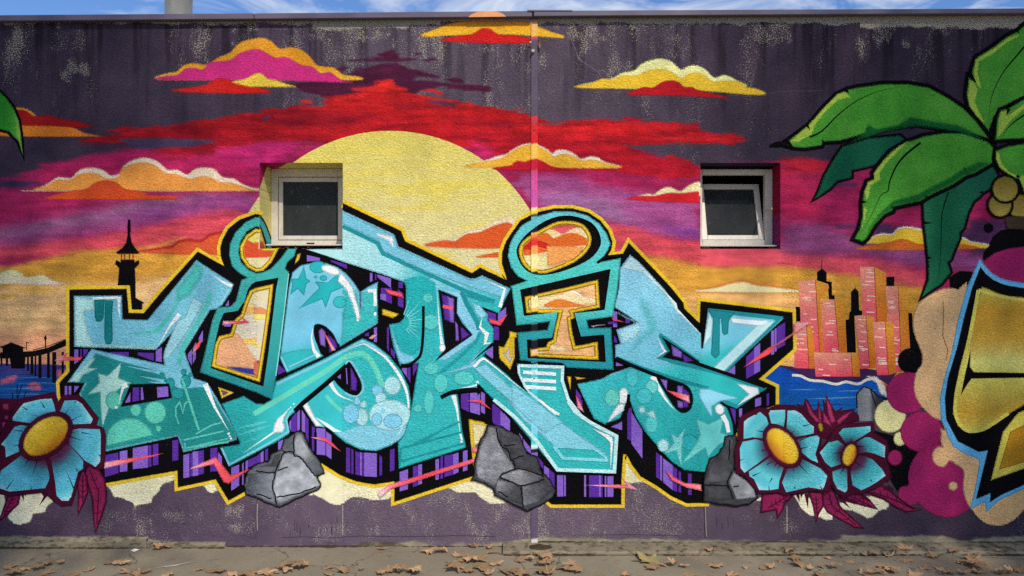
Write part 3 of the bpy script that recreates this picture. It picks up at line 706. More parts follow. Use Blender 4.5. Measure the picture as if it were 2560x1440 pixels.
# cream scallops along the lower purple field
for k, p in enumerate(('262,1210 440,1178 440,1196 425,1204 405,1210 398,1228 382,1242 378,1255 350,1262 336,1268 330,1256 310,1246 295,1242 285,1240 275,1225', '505,1212 535,1206 545,1226 530,1232 518,1228',
                       '-20,1235 10,1235 15,1280 -20,1300', '46,1235 75,1236 120,1232 135,1248 120,1262 112,1280 82,1284 75,1305 50,1312 35,1308 20,1295 40,1262',
                       '770,1242 800,1150 860,1190 990,1200 985,1240 970,1248 930,1252 900,1242 875,1243 860,1256 846,1262 825,1258 810,1246 795,1242 785,1236',
                       '1112,1216 1190,1190 1240,1230 1250,1242 1265,1255 1260,1260 1225,1258 1200,1242 1190,1230 1140,1230 1125,1222', '1560,1140 1585,1165 1610,1205 1585,1206 1558,1212',
                       '1985,1238 2010,1236 2030,1250 2045,1262 2060,1265 2085,1285 2080,1300 2065,1302 2050,1292 2025,1286 2000,1268', '2100,1258 2180,1240 2225,1256 2215,1272 2195,1278 2185,1292 2168,1298 2150,1282 2130,1275 2102,1272', '1880,1256 1905,1240 1915,1250')):
    cs_ = Paint('painted_sand', None)
    cs_.soft(g(p), lin((0, 1130), (0, 1310), (0, (238, 230, 180)), (1, (236, 229, 196))), 2.2, smooth=0, amp=7)

# --- clouds
def cloud(label, rim, rimc, body, bodyc, low=None, lowc=None, f=4.0):
    P = Paint('painted_cloud', label)
    if rim: P.soft(rim, rimc, f, smooth=3)
    B = P.sub('cloud_body') if rim else P
    B.soft(body, bodyc, f, smooth=3)
    if low: P.sub('cloud_shadow').soft(low, lowc, f * .8, smooth=3)
    return P
j = lambda *a: sum(a, [])
cloud('large magenta cloud rimmed with orange', j(t('00', '1575,795 1650,738 1770,718 1830,658 1950,632 2060,648 2200,568 2300,528 2400,428 2560,384'), t('10', '80,384 150,412 240,490 340,472 440,492 540,568 620,658 780,678 870,748 1000,763 1075,792 900,800 400,800'), t('00', '2300,800')), lin((640, 90), (640, 205), (0, (226, 158, 52)), (.6, (224, 150, 40)), (1, (236, 186, 60))),
      j(t('00', '1575,798 1650,762 1770,752 1850,690 1950,680 2030,696 2110,622 2300,602 2400,532 2560,492'), t('10', '90,522 190,577 300,572 400,622 460,652 570,672 640,732 740,722 800,762 850,800 965,828 700,818 200,800'), t('00', '2300,802')), (204, 52, 124))
c_ = cloud('small red cloud under the magenta one', None, None, j(t('00', '1712,912 1900,875 2060,850 2180,782 2300,802 2400,842 2560,872'), t('10', '160,918 0,932'), t('00', '2200,932')), (202, 40, 34))
cloud('small yellow cloud over the red one', None, None, j(t('00', '2322,818 2450,792 2560,738'), t('10', '60,742 120,790 200,802 300,842 395,868 0,866'), t('00', '2480,862')), (232, 200, 72))
cloud('orange and red cloud touching the coping', j(t('10', '1642,352 1800,290 1930,240 2100,214'), t('20', '0,214 150,220 250,262 400,322 512,356 495,378 250,362 0,346'), t('10', '2000,352 1750,368')), lin((0, 52), (0, 92), (0, (226, 134, 52)), (.5, (236, 178, 48)), (1, (238, 188, 56))), j(t('10', '1842,406 2000,366 2160,342 2250,286 2340,290 2420,342 2560,352'), t('20', '80,362 185,392 180,430'), t('10', '2300,430')), (208, 38, 38))
cloud('pale yellow cloud with a deep red base beside the joint', t('20', '640,862 980,790 1100,730 1220,708 1300,640 1400,600 1500,588 1600,620 1690,700 1760,664 1850,658 1940,700 2020,780 2110,752 2180,768 2250,808 2340,870 1900,900 1000,880'), (240, 236, 160), t('20', '640,862 800,830 900,790 1000,792 1100,756 1250,756 1350,710 1480,690 1600,722 1690,782 1780,732 1870,732 1950,772 2000,816 2100,810 2270,816 2340,870 2450,890 2540,940 2370,946 1900,906 1200,886 700,880'), (238, 196, 58),
      t('20', '1140,946 1230,902 1320,870 1410,876 1500,820 1600,804 1680,830 1720,870 1800,870 1860,902 2030,942 2180,988 1900,966 1400,950'), (186, 32, 44))
cloud('long orange cloud rimmed with white left of the window', t('01', '350,460 480,400 580,332 710,340 800,260 930,238 1040,268 1100,314 1190,300 1240,220 1340,158 1450,138 1560,168 1640,230 1680,260 1780,262 1870,308 1950,254 2050,236 2150,258 2220,330 2340,348 2420,400 2520,440 2570,466 400,470'), (238, 214, 182), t('01', '350,460 480,416 560,362 700,362 780,312 900,286 1000,312 1060,347 1180,337 1220,252 1320,202 1440,186 1560,222 1650,292 1760,302 1900,352 2000,327 2100,332 2190,382 2320,392 2500,452 2570,468 1000,464'), (238, 158, 74),
      t('01', '470,535 700,472 860,450 950,390 1060,364 1170,390 1250,450 1400,470 1500,512 1720,516 1720,550 500,552'), (212, 82, 40))
cloud('orange and white cloud crossing the rim of the sun', j(t('11', '2100,215 2310,160 2420,120 2500,105 2560,60'), t('21', '80,18 180,-6 280,18 370,68 400,100 450,62 540,62 630,104 690,150 780,126 860,136 920,178 1100,228 900,238 600,236'), t('11', '2300,232 2110,236')), (240, 226, 200), j(t('11', '2100,215 2300,175 2440,145 2500,120 2560,75'), t('21', '80,32 180,8 280,34 370,84 410,128 480,104 560,104 640,134 700,168 780,158 860,168 930,192 1100,228 900,240 600,238'), t('11', '2300,230 2110,238')), (236, 180, 60),
      j(t('11', '2350,248 2560,212'), t('21', '0,200 60,170 130,180 210,150 300,170 380,216 480,242 620,256 300,268 0,260')), (190, 30, 50))
cloud('red cloud with a cream crest touching the tilted window', t('21', '1240,535 1360,498 1420,508 1500,448 1580,432 1660,468 1700,468 1780,408 1884,384 1884,520 1500,530'), (242, 228, 170), t('21', '1140,552 1300,520 1430,520 1560,490 1700,492 1884,480 1884,582 1500,576'), (214, 40, 48))
cloud('orange cloud low on the face of the sun', t('11', '1690,1028 1880,948 1990,950 2100,880 2240,850 2400,770 2570,740 2570,1030'), (240, 218, 180), t('11', '1700,1022 1880,962 1990,972 2100,902 2240,882 2400,812 2560,800 2570,1030'), (222, 96, 46), t('11', '2195,1130 2450,1082 2470,1128'), (222, 100, 52))
cloud('pale cloud low at the edge beside the pier', None, None, t('01', '-40,1330 0,1300 60,1266 130,1260 210,1290 260,1330 360,1320 440,1308 520,1360 620,1386 690,1396 500,1408 0,1396 -40,1390'), lin((0, 675), (0, 712), (0, (222, 224, 158)), (1, (238, 214, 186))))
cloud('red-orange cloud behind the lighthouse lantern', t('01', '1395,1075 1560,1045 1650,1025 1720,1015 1800,962 1900,950 2010,962 2100,900 2230,876 2300,900 2260,1095'), (196, 50, 46), t('01', '1400,1085 1560,1062 1650,1045 1720,1040 1800,985 1900,975 2010,985 2100,925 2230,895 2300,920 2270,1098'), (222, 96, 56))
cloud('cream cloud on the smooth patch below the tilted window', g('1740,730 1790,716 1830,704 1862,701 1890,710 1920,713 1960,719 2012,731'), (232, 140, 70), g('1742,729 1790,720 1830,709 1862,706 1890,714 1920,717 1960,722 2010,731'), (242, 226, 168))
cloud('yellow and white cloud behind the hanging palm leaf', t('31', '965,985 1050,924 1150,894 1240,900 1300,842 1400,826 1530,850 1700,880 1940,930 2030,976 2100,984 2230,1025 1500,1010'), (244, 238, 220), t('31', '965,985 1050,936 1150,908 1240,914 1300,858 1400,842 1530,866 1700,900 1940,944 2030,990 2100,996 2230,1028 2100,1042 1500,1012'), (238, 194, 60), t('31', '870,1052 1100,1002 1250,972 1350,950 1450,982 1540,1002 1900,1002 2000,1012 2100,1046 1500,1062'), (216, 112, 44))
cloud('dark red and orange cloud behind the palm tip', t('00', '120,1085 180,1078 260,1090 360,1160 300,1190 120,1200'), (222, 150, 54), t('00', '120,1110 180,1098 260,1110 360,1168 480,1150 640,1196 760,1210 930,1266 860,1276 120,1256'), (160, 28, 30), t('00', '-40,1262 230,1258 640,1268 760,1290 840,1330 945,1350 930,1364 -40,1356'), (224, 128, 44))
cl = cloud('cream and orange cloud inside the dotted loop', t('21', '60,1080 250,905 340,850 430,865 510,900 600,850 680,840 760,880 800,1000 700,1060 100,1120'), (244, 214, 160), t('21', '60,1090 230,905 300,885 370,905 420,945 520,905 640,895 760,960 800,1010 640,1020 100,1120'), (226, 110, 46))
cl.sub('cloud_shadow').fill(t('21', '100,1050 150,1010 190,975 260,970 330,990 400,1030 440,1060 520,1055 560,1075 640,1090 540,1095 480,1080 440,1085 360,1045 260,1020 180,1050'), (214, 46, 44))
cl.sub('cloud_shadow').soft(t('21', '100,1115 350,1115 355,1260 220,1280 100,1220'), (238, 226, 162), 3)
cl.sub('cloud_shadow').soft(t('21', '350,1020 720,1030 640,1140 360,1220'), (242, 166, 92), 4)
ic = cloud('small cream and orange cloud inside the letter stencil', t('22', '240,150 320,90 420,80 520,60 590,35 660,45 720,90 830,110 840,150 600,170 250,185'), (246, 226, 170), t('22', '320,185 400,130 470,110 560,130 620,150 740,180 600,188'), (234, 134, 54))
ic.sub('cloud_crest').stroke(t('22', '380,90 500,75 590,38 650,48 710,92 800,115'), 5, (246, 236, 220), smooth=3, taper='b')
ic.sub('cloud_crest').soft(t('22', '300,610 400,570 500,590 600,625 450,628'), (248, 220, 170), 3)
for p, c in (('2120,270 2190,240 2360,250 2430,170 2480,200 2560,210 2560,170 2430,120 2300,100', (238, 210, 150)), ('2180,545 2560,500 2560,560 2170,580', (240, 206, 96)), ('2440,190 2560,200 2560,260 2420,260', (240, 190, 110)), ('2200,420 2380,460 2560,720 2560,800 2150,780', (236, 176, 130))):
    w_ = Paint('painted_haze_band'); w_.soft(t('02', p), c, 5)
w_ = Paint('painted_sea', 'thin blue strip of sea inside the second letter'); w_.soft(t('02', '2240,790 2400,795 2570,815 2570,870 2420,855'), (60, 64, 150), 2.5)
w_ = Paint('painted_haze_band'); w_.soft(q(640, 720, .25, '-20,190 60,195 115,225 110,265 -20,255'), (226, 150, 100), 3); Paint('painted_haze_band').soft(q(640, 720, .25, '-20,262 110,262 105,310 -20,320'), (238, 222, 120), 3); Paint('painted_haze_band').soft(q(640, 720, .25, '-20,560 80,560 75,590 -20,590'), (240, 220, 130), 3); Paint('painted_haze_band').soft(q(640, 720, .25, '-20,740 30,760 20,880 -20,870'), (210, 120, 90), 3)

cloud('red-orange cloud inside the loop of the second letter', None, None, g('596,616 610,604 622,602 634,608 650,606 668,612 700,622 690,640 598,642'), (222, 86, 54))
# --- skyline with sea on the right
sea2 = Paint('painted_sea', 'bright blue painted sea below the towers')
sea2.fill(t('32', '-150,930 100,780 240,800 480,840 1080,900 1140,980 1200,1100 1150,1240 -150,1240'), lin((0, 910), (0, 1020), (0, (26, 74, 170)), (.4, (22, 88, 178)), (1, (24, 96, 160))))
for i in range(16):
    y = 960 + (i * 37 % 56); x = 1945 + (i * 71 % 190)
    sea2.stroke([(x, y), (x + 34, y - 1), (x + 70, y + 1)], 2.0, (90, 156, 200) if i % 3 else (16, 60, 140), taper='b')
sh = Paint('painted_shore', 'dark violet shore with a line of foam below the towers')
sh.fill(t('32', '90,770 260,795 480,800 900,800 1280,850 1200,960 1110,905 960,925 780,930 680,955 560,925 420,905 300,850'), (72, 40, 84))
sh.sub('foam').stroke(t('32', '240,872 330,880 420,922 550,932 680,962 780,938 900,960 990,915 1085,915 1130,985 1185,1070'), 6.5, (226, 222, 208), smooth=3)
sh.sub('foam').soft(t('32', '980,880 1090,890 1170,980 1190,1090 1120,1050 1090,950'), (226, 216, 196), 3)
rkd = Paint('painted_rock', 'grey painted rock rising from the sea beside the cream bubble')
rkd.fill(t('32', '885,1060 955,985 1020,1005 1100,1080 1190,1110 1090,1200 1065,1330 910,1330 890,1200'), lin((2140, 0), (2215, 0), (0, (120, 120, 122)), (.45, (150, 150, 150)), (.6, (70, 70, 72)), (1, (46, 46, 50))))
rkd.sub('outline').stroke(t('32', '890,1200 885,1060 955,985 1020,1005 1100,1080 1190,1110'), 3, BLK).stroke(t('32', '1020,1005 1050,1100 1090,1200 1060,1320'), 2.4, BLK)
def tower(front, side, n):
    P = Paint('painted_tower', 'pink painted tower with a shaded orange side')
    A = np.array(front); y0, y1 = A[:, 1].min(), A[:, 1].max()
    P.fill(front, lin((0, y0), (0, y1), (0, (238, 158, 130)), (.5, (232, 122, 116)), (1, (230, 84, 100))))
    P.sub('tower_side').fill(side, lin((0, y0), (0, y1), (0, (226, 158, 58)), (1, (206, 110, 40))))
    P.sub('tower_side').stroke([front[1], front[2]], 1.4, (150, 40, 40))
    x0, x1 = A[:, 0].min(), A[:, 0].max(); rr = random.Random(n)
    for k in range(max(4, int((y1 - y0) / 14))):
        y = y0 + 6 + rr.random() * (y1 - y0 - 10); u = (y - y0) / (y1 - y0)
        xa = front[0][0] * (1 - u) + front[3][0] * u; xb = front[1][0] * (1 - u) + front[2][0] * u
        a = xa + 2 + rr.random() * max(1, (xb - xa - 18)); w = min(xb - a - 1, 8 + rr.random() * 18)
        if w > 4: P.sub('lit_window').stroke([(a, y), (a + w, y + 1)], 2.6, (250, 210, 190))
for p in (('490,1280 515,1265 534,1248 535,1150 540,1150 543,1248 560,1262 587,1285 585,1370 638,1380 640,1510 667,1515 667,1555 610,1552 600,1440 490,1370'), ('1180,1330 1265,1325 1260,1425 1180,1420')):
    Paint('painted_tower', 'black silhouette tower among the pink ones').fill(t('31', p), BLK)
tower(t('31', '305,1372 475,1360 515,2080 330,2080'), t('31', '477,1362 600,1400 610,1440 520,1560 550,2080 515,2080'), 1)
tower(t('31', '920,1232 1062,1228 1090,1780 950,1780'), t('31', '1064,1228 1180,1290 1190,1780 1090,1780'), 3)
tower(t('32', '1170,-20 1300,-18 1335,840 1260,840'), t('32', '1302,-18 1395,30 1420,590 1335,640'), 4)
tower(t('32', '530,130 665,115 710,645 555,645'), t('32', '667,115 770,150 785,645 710,645'), 2)
for p in ('830,40 868,0 870,-30 873,0 905,40 910,220 942,230 940,272 862,276 880,645 790,645 775,320 808,312 815,240 830,232', '275,185 320,190 325,335 255,337 255,312 277,305', '1400,250 1440,252 1450,430 1520,600 1536,640 1420,640 1420,600'):
    Paint('painted_tower', 'black silhouette tower among the pink ones').fill(t('32', p), BLK)
tower(t('32', '865,282 977,275 1015,800 920,810'), t('32', '979,277 1060,292 1075,800 1015,800'), 5)
tower(t('32', '1045,342 1170,335 1203,870 1090,872'), t('32', '1172,337 1250,350 1282,850 1203,870'), 6)
tower(t('32', '255,345 383,352 410,806 265,800'), t('32', '385,400 435,362 468,640 465,806 410,806'), 7)
tower(t('32', '455,645 830,650 845,886 475,886'), t('32', '832,655 905,680 920,886 847,886'), 8)

# --- bubbles behind the yellow letter
bb = Paint('painted_bubble', 'black bubble cloud behind the magenta bubbles')
bb.fill(t('33', '1030,-20 1240,40 1530,170 1430,330 1405,540 1300,600 1210,450 1150,200'), BLK)
bb = Paint('painted_bubble', 'black bubble cloud over the magenta arch')
bb.fill(t('31', '2150,1150 2160,1090 2215,1020 2250,930 2330,870 2400,850 2600,825 2600,1300 2200,1200'), BLK)
Paint('painted_bubble', 'small black dot beside the palm trunk').ell(2471, 570, 11, 11, 0, BLK)
bb = Paint('painted_bubble', 'black bubble behind the point of the blue outline')
bb.fill(t('31', '1815,1340 1870,1300 1920,1275 2040,1280 2050,1440 2000,1480 1830,1470'), BLK)
Paint('painted_bubble', 'round black bubble at the foot of the towers').ell(2277, 902, 32, 31, 0, BLK)
for (cx, cy, rx, ry, c, lb) in ((2225, 1040, 38, 40, (236, 226, 158), 'cream'), (2250, 1097, 15, 16, (236, 226, 158), 'cream')):
    Paint('painted_bubble', 'cream painted bubble beside the grey rock').ell(cx, cy, rx, ry, 0, c)
MB = (172, 42, 100)
Paint('painted_bubble', 'magenta bubble arch above the yellow letter').fill(t('31', '2130,1200 2190,1150 2270,1092 2400,1050 2610,1024 2610,1440 2100,1440'), MB, smooth=0)
Paint('painted_bubble', 'magenta bubble touching the pink tower foot').ell(2268, 982, 51, 51, 0, MB)
Paint('painted_bubble', 'magenta bubble beside the cream bubble').ell(2304, 1079, 52, 50, 0, MB)
Paint('painted_bubble', 'small magenta dot on black').ell(2237, 1144, 17, 18, 0, MB)
Paint('painted_bubble', 'large magenta bubble cluster above the kerb').soft(t('33', '1540,170 1460,260 1410,370 1400,470 1405,530 1330,550 1300,610 1320,690 1380,728 1450,725 1500,705 1570,770 1680,830 1800,850 1920,820 2020,740 2040,560 2040,390 1900,250 1740,120'), MB, 2, smooth=3)
Paint('painted_bubble', 'tall peach bubble cluster along the blue outline').fill(t('32', '1990,50 1900,20 1830,5 1740,15 1640,60 1545,120 1480,210 1450,340 1472,480 1530,620 1545,690 1535,770 1485,845 1462,960 1475,1070 1530,1170 1640,1280 1740,1325 1800,1330'), (236, 190, 134), smooth=3)
Paint('painted_bubble', 'peach bubble strip below the blue outline').fill(t('33', '1760,-20 1735,20 1728,100 1752,150 1700,150 1650,200 1650,280 1700,335 1760,340 1815,280 1880,320 1960,390 1952,560 2000,720 2080,760 2200,400 2120,250'), (236, 190, 134), smooth=3)
Paint('painted_bubble', 'small peach dot on the magenta cluster').ell(2382, 1215, 10, 10, 0, (236, 190, 134))
Paint('painted_bubble', 'round peach bubble under the pointed blue outline').soft(t('33', '2050,760 2070,820 2120,870 2200,920 2330,932 2450,880 2540,790 2600,700 2600,560 2300,600 2150,700'), (238, 190, 128), 2, smooth=3)

# --- yellow letter with blue outline
yl = Paint('painted_letter', 'golden letter with black edge and sky blue outline')
yl.fill(j(t('31', '2112,1156 2170,1230 2240,1300 2320,1345 2400,1368 2640,1410'), g('2660,1200'), t('33', '2560,560 2300,680 2180,792 2172,690 2020,765 2060,620 2112,330 2110,268 1950,205 1850,135 1790,30'), t('32', '1790,1440 1730,1310 1718,1110 1758,920 1838,640 1898,320 1988,0')), (112, 190, 226))
ed = yl.sub('black_edge')
ed.fill(j(t('31', '2122,1236 2170,1300 2240,1358 2320,1398 2400,1422 2640,1460'), g('2660,1180'), t('33', '2560,520 2330,622 2220,692 2226,602 2082,664 2200,178 2100,192 2000,140 1900,90'), t('32', '1850,1440 1782,1310 1770,1100 1800,900 1890,600 1960,300 2042,0')), BLK)
gf = yl.sub('golden_face')
GLD = rad((2500, 900), 150, 190, (0, (196, 140, 44)), (.5, (200, 146, 46)), (.8, (214, 190, 78)), (1, (226, 210, 92)))
gf.fill(j(t('32', '2140,-6 2200,15 2300,60 2400,85 2640,105 2640,1110 2410,1250 2280,1350 2150,1425 2000,1440 1900,1375 1850,1250 1870,1050 1920,800 2000,500 2080,180')), lin((0, 720), (0, 1085), (0, (216, 196, 84)), (.16, (206, 154, 54)), (.36, (212, 168, 68)), (.5, (236, 226, 128)), (.62, (232, 218, 102)), (.85, (212, 166, 62)), (1, (234, 218, 98))))
gf.stroke(j(t('32', '2100,20 2030,400 1960,720 1900,950 1875,1100 1870,1250 1920,1370 2010,1430 2150,1410 2280,1330 2400,1250')), 9, (228, 214, 96), smooth=3)
gf.stroke(t('32', '2100,20 2300,80 2600,130'), 8, (226, 210, 96), smooth=3)
gf.fill(t('33', '2500,-190 2640,-240 2640,330 2232,472 2350,0'), (228, 210, 90)).fill(t('33', '2420,0 2640,-110 2640,270 2310,370'), (198, 142, 40))
ed2 = yl.sub('black_edge'); ed2.fill(t('32', '2020,620 2008,780 2050,845 2640,855 2640,890 2030,900 1985,960 1928,1068 1985,800'), BLK)

# --- palm leaves
GRN = (60, 150, 44); LGR = (178, 206, 80); DGR = (26, 98, 70)
def leaf(label, pts, col, w=16, rib=None, hl=(), nicks=(), ribw=5, hlc=LGR):
    P = Paint('painted_palm_leaf', label)
    P.stroke(pts, w, BLK, closed=True)
    P.fill(pts, col)
    for h in hl: P.sub('leaf_highlight').soft(h, hlc, 2.5)
    if rib: P.sub('leaf_rib').stroke(rib, ribw, (14, 24, 14), smooth=3, taper='s')
    for n_ in nicks: P.sub('leaf_nick').stroke(n_, 9, BLK, taper='e')
    return P
leaf('dark green palm leaf pointing down between two bright ones', g('2250,340 2170,348 2107,368 2085,400 2062,440 2047,480 2036,497 2060,480 2075,470 2090,452 2128,442 2128,425 2160,418 2192,410 2220,390 2270,358'), lin((2040, 430), (2100, 470), (0, (40, 140, 66)), (.4, DGR), (1, DGR)), 12)
leaf('dark green palm leaf hanging straight down to the towers', g('2312,488 2380,460 2412,442 2440,432 2478,412 2492,440 2476,468 2455,482 2448,490 2432,502 2418,530 2407,570 2397,580 2396,596 2383,626 2375,648 2366,655 2374,680 2352,708 2330,722 2305,742 2322,700 2322,660 2317,610 2311,560 2309,510'), lin((2310, 0), (2420, 0), (0, (46, 118, 82)), (.3, (28, 104, 68)), (1, (30, 98, 72))), 13, t('31', '1640,1400 1700,1330 1725,1000 1735,700 1800,480'), nicks=(t('31', '1550,790 1640,790'), t('31', '1580,1140 1640,1140'), t('31', '2150,490 2100,480')), ribw=3.5)
def gr(P):
    n = fbm(P, 60, 40, 50)[:, None]
    return np.array((68, 152, 48.)) * (1 - n) + np.array((100, 170, 64.)) * n
leaf('long bright green palm leaf arching to a black tip', g('1962,360 2023,316 2063,268 2095,238 2120,226 2142,221 2207,212 2270,212 2322,221 2370,247 2405,271 2440,304 2472,348 2430,338 2395,325 2350,318 2290,308 2240,315 2190,327 2170,330 2100,350 2058,352 2052,362 2010,368 1985,366'), gr, 19, t('30', '2100,960 1340,870 1150,900 900,1000 700,1150 540,1310 420,1370')[1:], (t('30', '200,1430 420,1240 560,1080 700,940 770,920 830,980 800,975 700,1000 560,1130 470,1250 440,1340 300,1420'),), (t('30', '1020,1360 980,1270'), t('30', '1440,1290 1420,1215'), t('30', '1900,1340 1895,1250'), t('30', '380,1240 420,1300'), t('30', '780,900 810,935'), t('30', '560,1440 540,1390')))
leaf('broad bright green palm leaf drooping to a blunt tip', j(g('2262,360'), t('30', '1550,1372 1750,1340 1950,1342 2180,1422'), t('31', '2240,40 2225,190 2060,285 1970,315 1850,395 1600,515 1520,565 1250,622 1235,662 1150,702 1050,812 980,935 942,968 870,942 920,850 950,720 945,600 960,480 1000,380 1060,360 1060,290 1150,170 1230,80')), gr, 19, t('31', '880,930 1000,770 1120,520 1195,470 1210,380 1280,220 1380,100 1520,-10'), (t('31', '1060,360 1060,290 1150,170 1300,30 1420,-40 1300,70 1180,190 1110,290 1120,360 1020,420 1010,500 980,570 960,480 1000,380'), t('31', '930,860 950,720 955,620 985,650 960,760')), (t('31', '1990,300 1945,225'), t('31', '1590,540 1530,490'), t('31', '1250,640 1215,615'), t('31', '930,580 990,580')), 6)
leaf('upright palm leaf with a pale lit edge', j(g('2580,55 2560,65 2545,80 2520,92 2482,120 2440,147 2430,180 2437,207 2422,197 2417,237 2422,265 2442,290 2470,325 2482,290 2502,267 2540,247 2600,225')), gr, 19, t('30', '2205,1260 2220,1000 2330,750 2480,560 2600,420'), (t('30', '2070,600 2250,490 2400,380 2500,345 2500,365 2380,430 2240,540 2100,620 2090,720 2130,910 2075,840 2050,740'), t('30', '2010,800 2060,830 2090,900 2060,1020 2160,1240 2080,1160 2010,1060 1990,950')), (t('30', '2030,780 2080,830'), t('30', '2470,300 2510,340')))
leaf('short palm leaf curling beside the trunk', j(t('30', '2640,950 2400,1092 2385,1150 2400,1092 2320,1112 2290,1200 2272,1395 2400,1385 2640,1375')), gr, 17, t('30', '2330,1370 2420,1250 2600,1120'), (t('30', '2320,1120 2385,1105 2390,1160 2560,1040 2560,1080 2400,1230 2320,1340 2285,1390 2300,1200'),), (t('30', '2400,1090 2375,1165'),))
leaf('rounded palm leaf over the coconuts', j(t('31', '2282,72 2400,30 2640,-5 2640,490 2560,480 2530,400 2510,335 2470,345 2400,302 2312,235 2275,150')), gr, 17, None, (t('31', '2275,80 2300,90 2330,200 2400,280 2480,310 2470,340 2400,302 2312,235 2275,150'), t('31', '2500,340 2540,310 2640,430 2640,490 2560,480 2530,400')), (t('31', '2480,320 2515,335'),))
for p in ('820,1425 1000,1372 1080,1345 1250,1305 1480,1262 1700,1290 1900,1322 2150,1405 2060,1330 1900,1250 1640,1210 1420,1170 1300,1250 1080,1290 1000,1240 960,1330',):
    Paint('painted_leaf_shade').soft(t('30', p), (22, 100, 52), 6, op=.75)
for p in ('2225,190 2060,285 1970,315 1850,395 1600,515 1520,565 1250,622 1235,662 1150,702 1050,812 980,935 1010,830 1110,690 1240,570 1500,500 1580,450 1820,330 1940,250 2100,180',):
    Paint('painted_leaf_shade').soft(t('31', p), (26, 110, 52), 6, op=.7)
for cx, cy, r in ((2548, 516, 28), (2498, 513, 27), (2511, 473, 30)):
    Paint('painted_coconut', 'olive painted coconut under the palm leaves').ell(cx, cy, r + 6, r + 6, 0, BLK).fill(ell(cx, cy, r, r), lin((cx, cy - r), (cx, cy + r), (0, (140, 118, 44)), (1, (184, 160, 78))))
Paint('painted_palm_leaf_tip', 'black tip of the long palm leaf').fill(g('1972,352 1940,356 1924,363 1924,368 1945,368 1965,366 1985,372'), BLK)
tk = Paint('painted_palm_trunk', 'short speckled palm trunk below the coconuts'); tk.soft(g('2512,545 2535,540 2600,545 2600,575 2516,572'), (76, 62, 44), 3)
leaf('green palm leaf tip entering over the red cloud', g('-30,205 0,232 15,247 32,270 45,300 50,332 53,362 58,388 48,352 37,342 22,327 0,322 -30,322'), lin((0, 0), (50, 0), (0, (50, 140, 44)), (.7, (66, 150, 50)), (1, (150, 190, 80))), 13)

# --- black mass of the letters with its yellow border
SIL = g('175,725 316,723 321,783 360,784 412,722 495,630 562,667 553,640 552,620 557,600 572,572 600,550 640,536 655,539 668,555 674,585 676,622 857,622 857,509 1002,578 1012,604 1180,684 1200,670 1268,702 1266,690 1256,660 1256,632 1266,604 1280,582 1302,552 1340,532 1387,522 1430,522 1470,532 1500,552 1520,577 1530,605 1527,625 1516,642 1557,637 1572,609 1640,680 1678,721 1707,757 1710,772 1750,810 1752,754 1920,774 1980,782 1982,872 1895,948 1938,968 1938,1012 1850,1040 1835,1100 1800,1180 1765,1256 1717,1257 1680,1240 1640,1212 1602,1190 1580,1160 1567,1135 1557,1135 1553,1190 1552,1260 1380,1260 1368,1250 1340,1200 1225,1070 1172,1050 1186,1188 987,1253 987,1202 935,1210 890,1202 852,1187 820,1167 802,1155 700,1120 612,1228 572,1250 540,1197 446,1217 445,1175 262,1207 200,1100 152,990 150,957 175,930')
H1 = g('640,574 652,577 660,600 660,622 694,622 677,655 657,675 640,677 620,666 605,643 602,617 617,590')
H2 = g('640,722 681,713 676,760 662,860 648,952 532,915 541,860 550,842 578,836 590,800 605,787 615,755 627,728')
H3 = smooth_pts(g('1300,635 1302,615 1317,597 1355,575 1392,557 1425,555 1455,562 1472,582 1476,602 1467,625 1440,650 1405,667 1362,681 1330,677 1310,660'), 3)
H4 = g('1314,744 1420,720 1493,702 1497,767 1430,780 1435,793 1424,797 1428,830 1437,868 1492,857 1494,897 1328,889 1328,873 1367,870 1372,857 1385,850 1390,820 1400,780 1318,780')
yb = Paint('yellow_border', 'bright yellow line around the turquoise letters')
k0 = SIL.index((857.0, 509.0)); yb.stroke(SIL[k0:] + SIL[:k0 - 2], 19, YEL)
for H in (H1, H2, H3, H4): yb.stroke(H, 4.5, YEL, closed=True)
mass = Paint('letter_shadow', 'black drop shadow and outline of the turquoise letters')
def shrink(H, k):
    A = np.array(H); out = []
    n = len(A)
    ar = sum(A[i][0] * A[(i + 1) % n][1] - A[(i + 1) % n][0] * A[i][1] for i in range(n)); sg = 1 if ar > 0 else -1
    for i in range(n):
        d1 = A[i] - A[i - 1]; d2 = A[(i + 1) % n] - A[i]
        d1 = d1 / np.hypot(*d1); d2 = d2 / np.hypot(*d2)
        nn = np.array([-(d1 + d2)[1], (d1 + d2)[0]]); nn = nn / max(np.hypot(*nn), 1e-6)
        c = max(.5, nn @ np.array([-d1[1], d1[0]]))
        out.append(tuple(A[i] + sg * nn * k / c))
    return out
mass.fill(SIL, BLK, holes=[H1, H2, H3, H4])
for H in (H1, H2, H3, H4): yb2 = yb.sub('inner_yellow_border'); yb2.stroke(shrink(H, 3.0), 7.5, YEL, closed=True)
# small windows of yellow and background between the letters
def chip(pts, inner, c): 
    P = mass.sub('yellow_chip'); P.fill(pts, YEL)
    if inner: P.fill(inner, c)
chip(t('02', '2190,998 2330,1045 2220,1095'), t('02', '2215,1022 2285,1046 2235,1070'), (110, 84, 110))
chip(t('12', '1270,215 1420,262 1370,295 1270,262'), None, None)
chip(t('12', '1920,390 1935,390 1950,490'), None, None)
chip(t('12', '2560,450 2480,600 2435,590 2440,700 2540,805 2580,700 2580,480'), t('12', '2560,560 2500,650 2470,650 2540,740 2570,680'), (206, 196, 178))
chip(t('22', '-20,440 40,450 40,490 0,490 0,690 -20,690'), None, None)
chip(t('22', '560,890 585,890 585,1010'), None, None)
chip(t('22', '640,892 730,900 650,908'), None, None)
chip(t('11', '440,1100 425,1160 395,1190 420,1110'), None, None)
chip(RB('285,265 460,300 520,330 330,360 340,900'), RB('330,310 505,345 430,560 350,600'), (228, 216, 160))

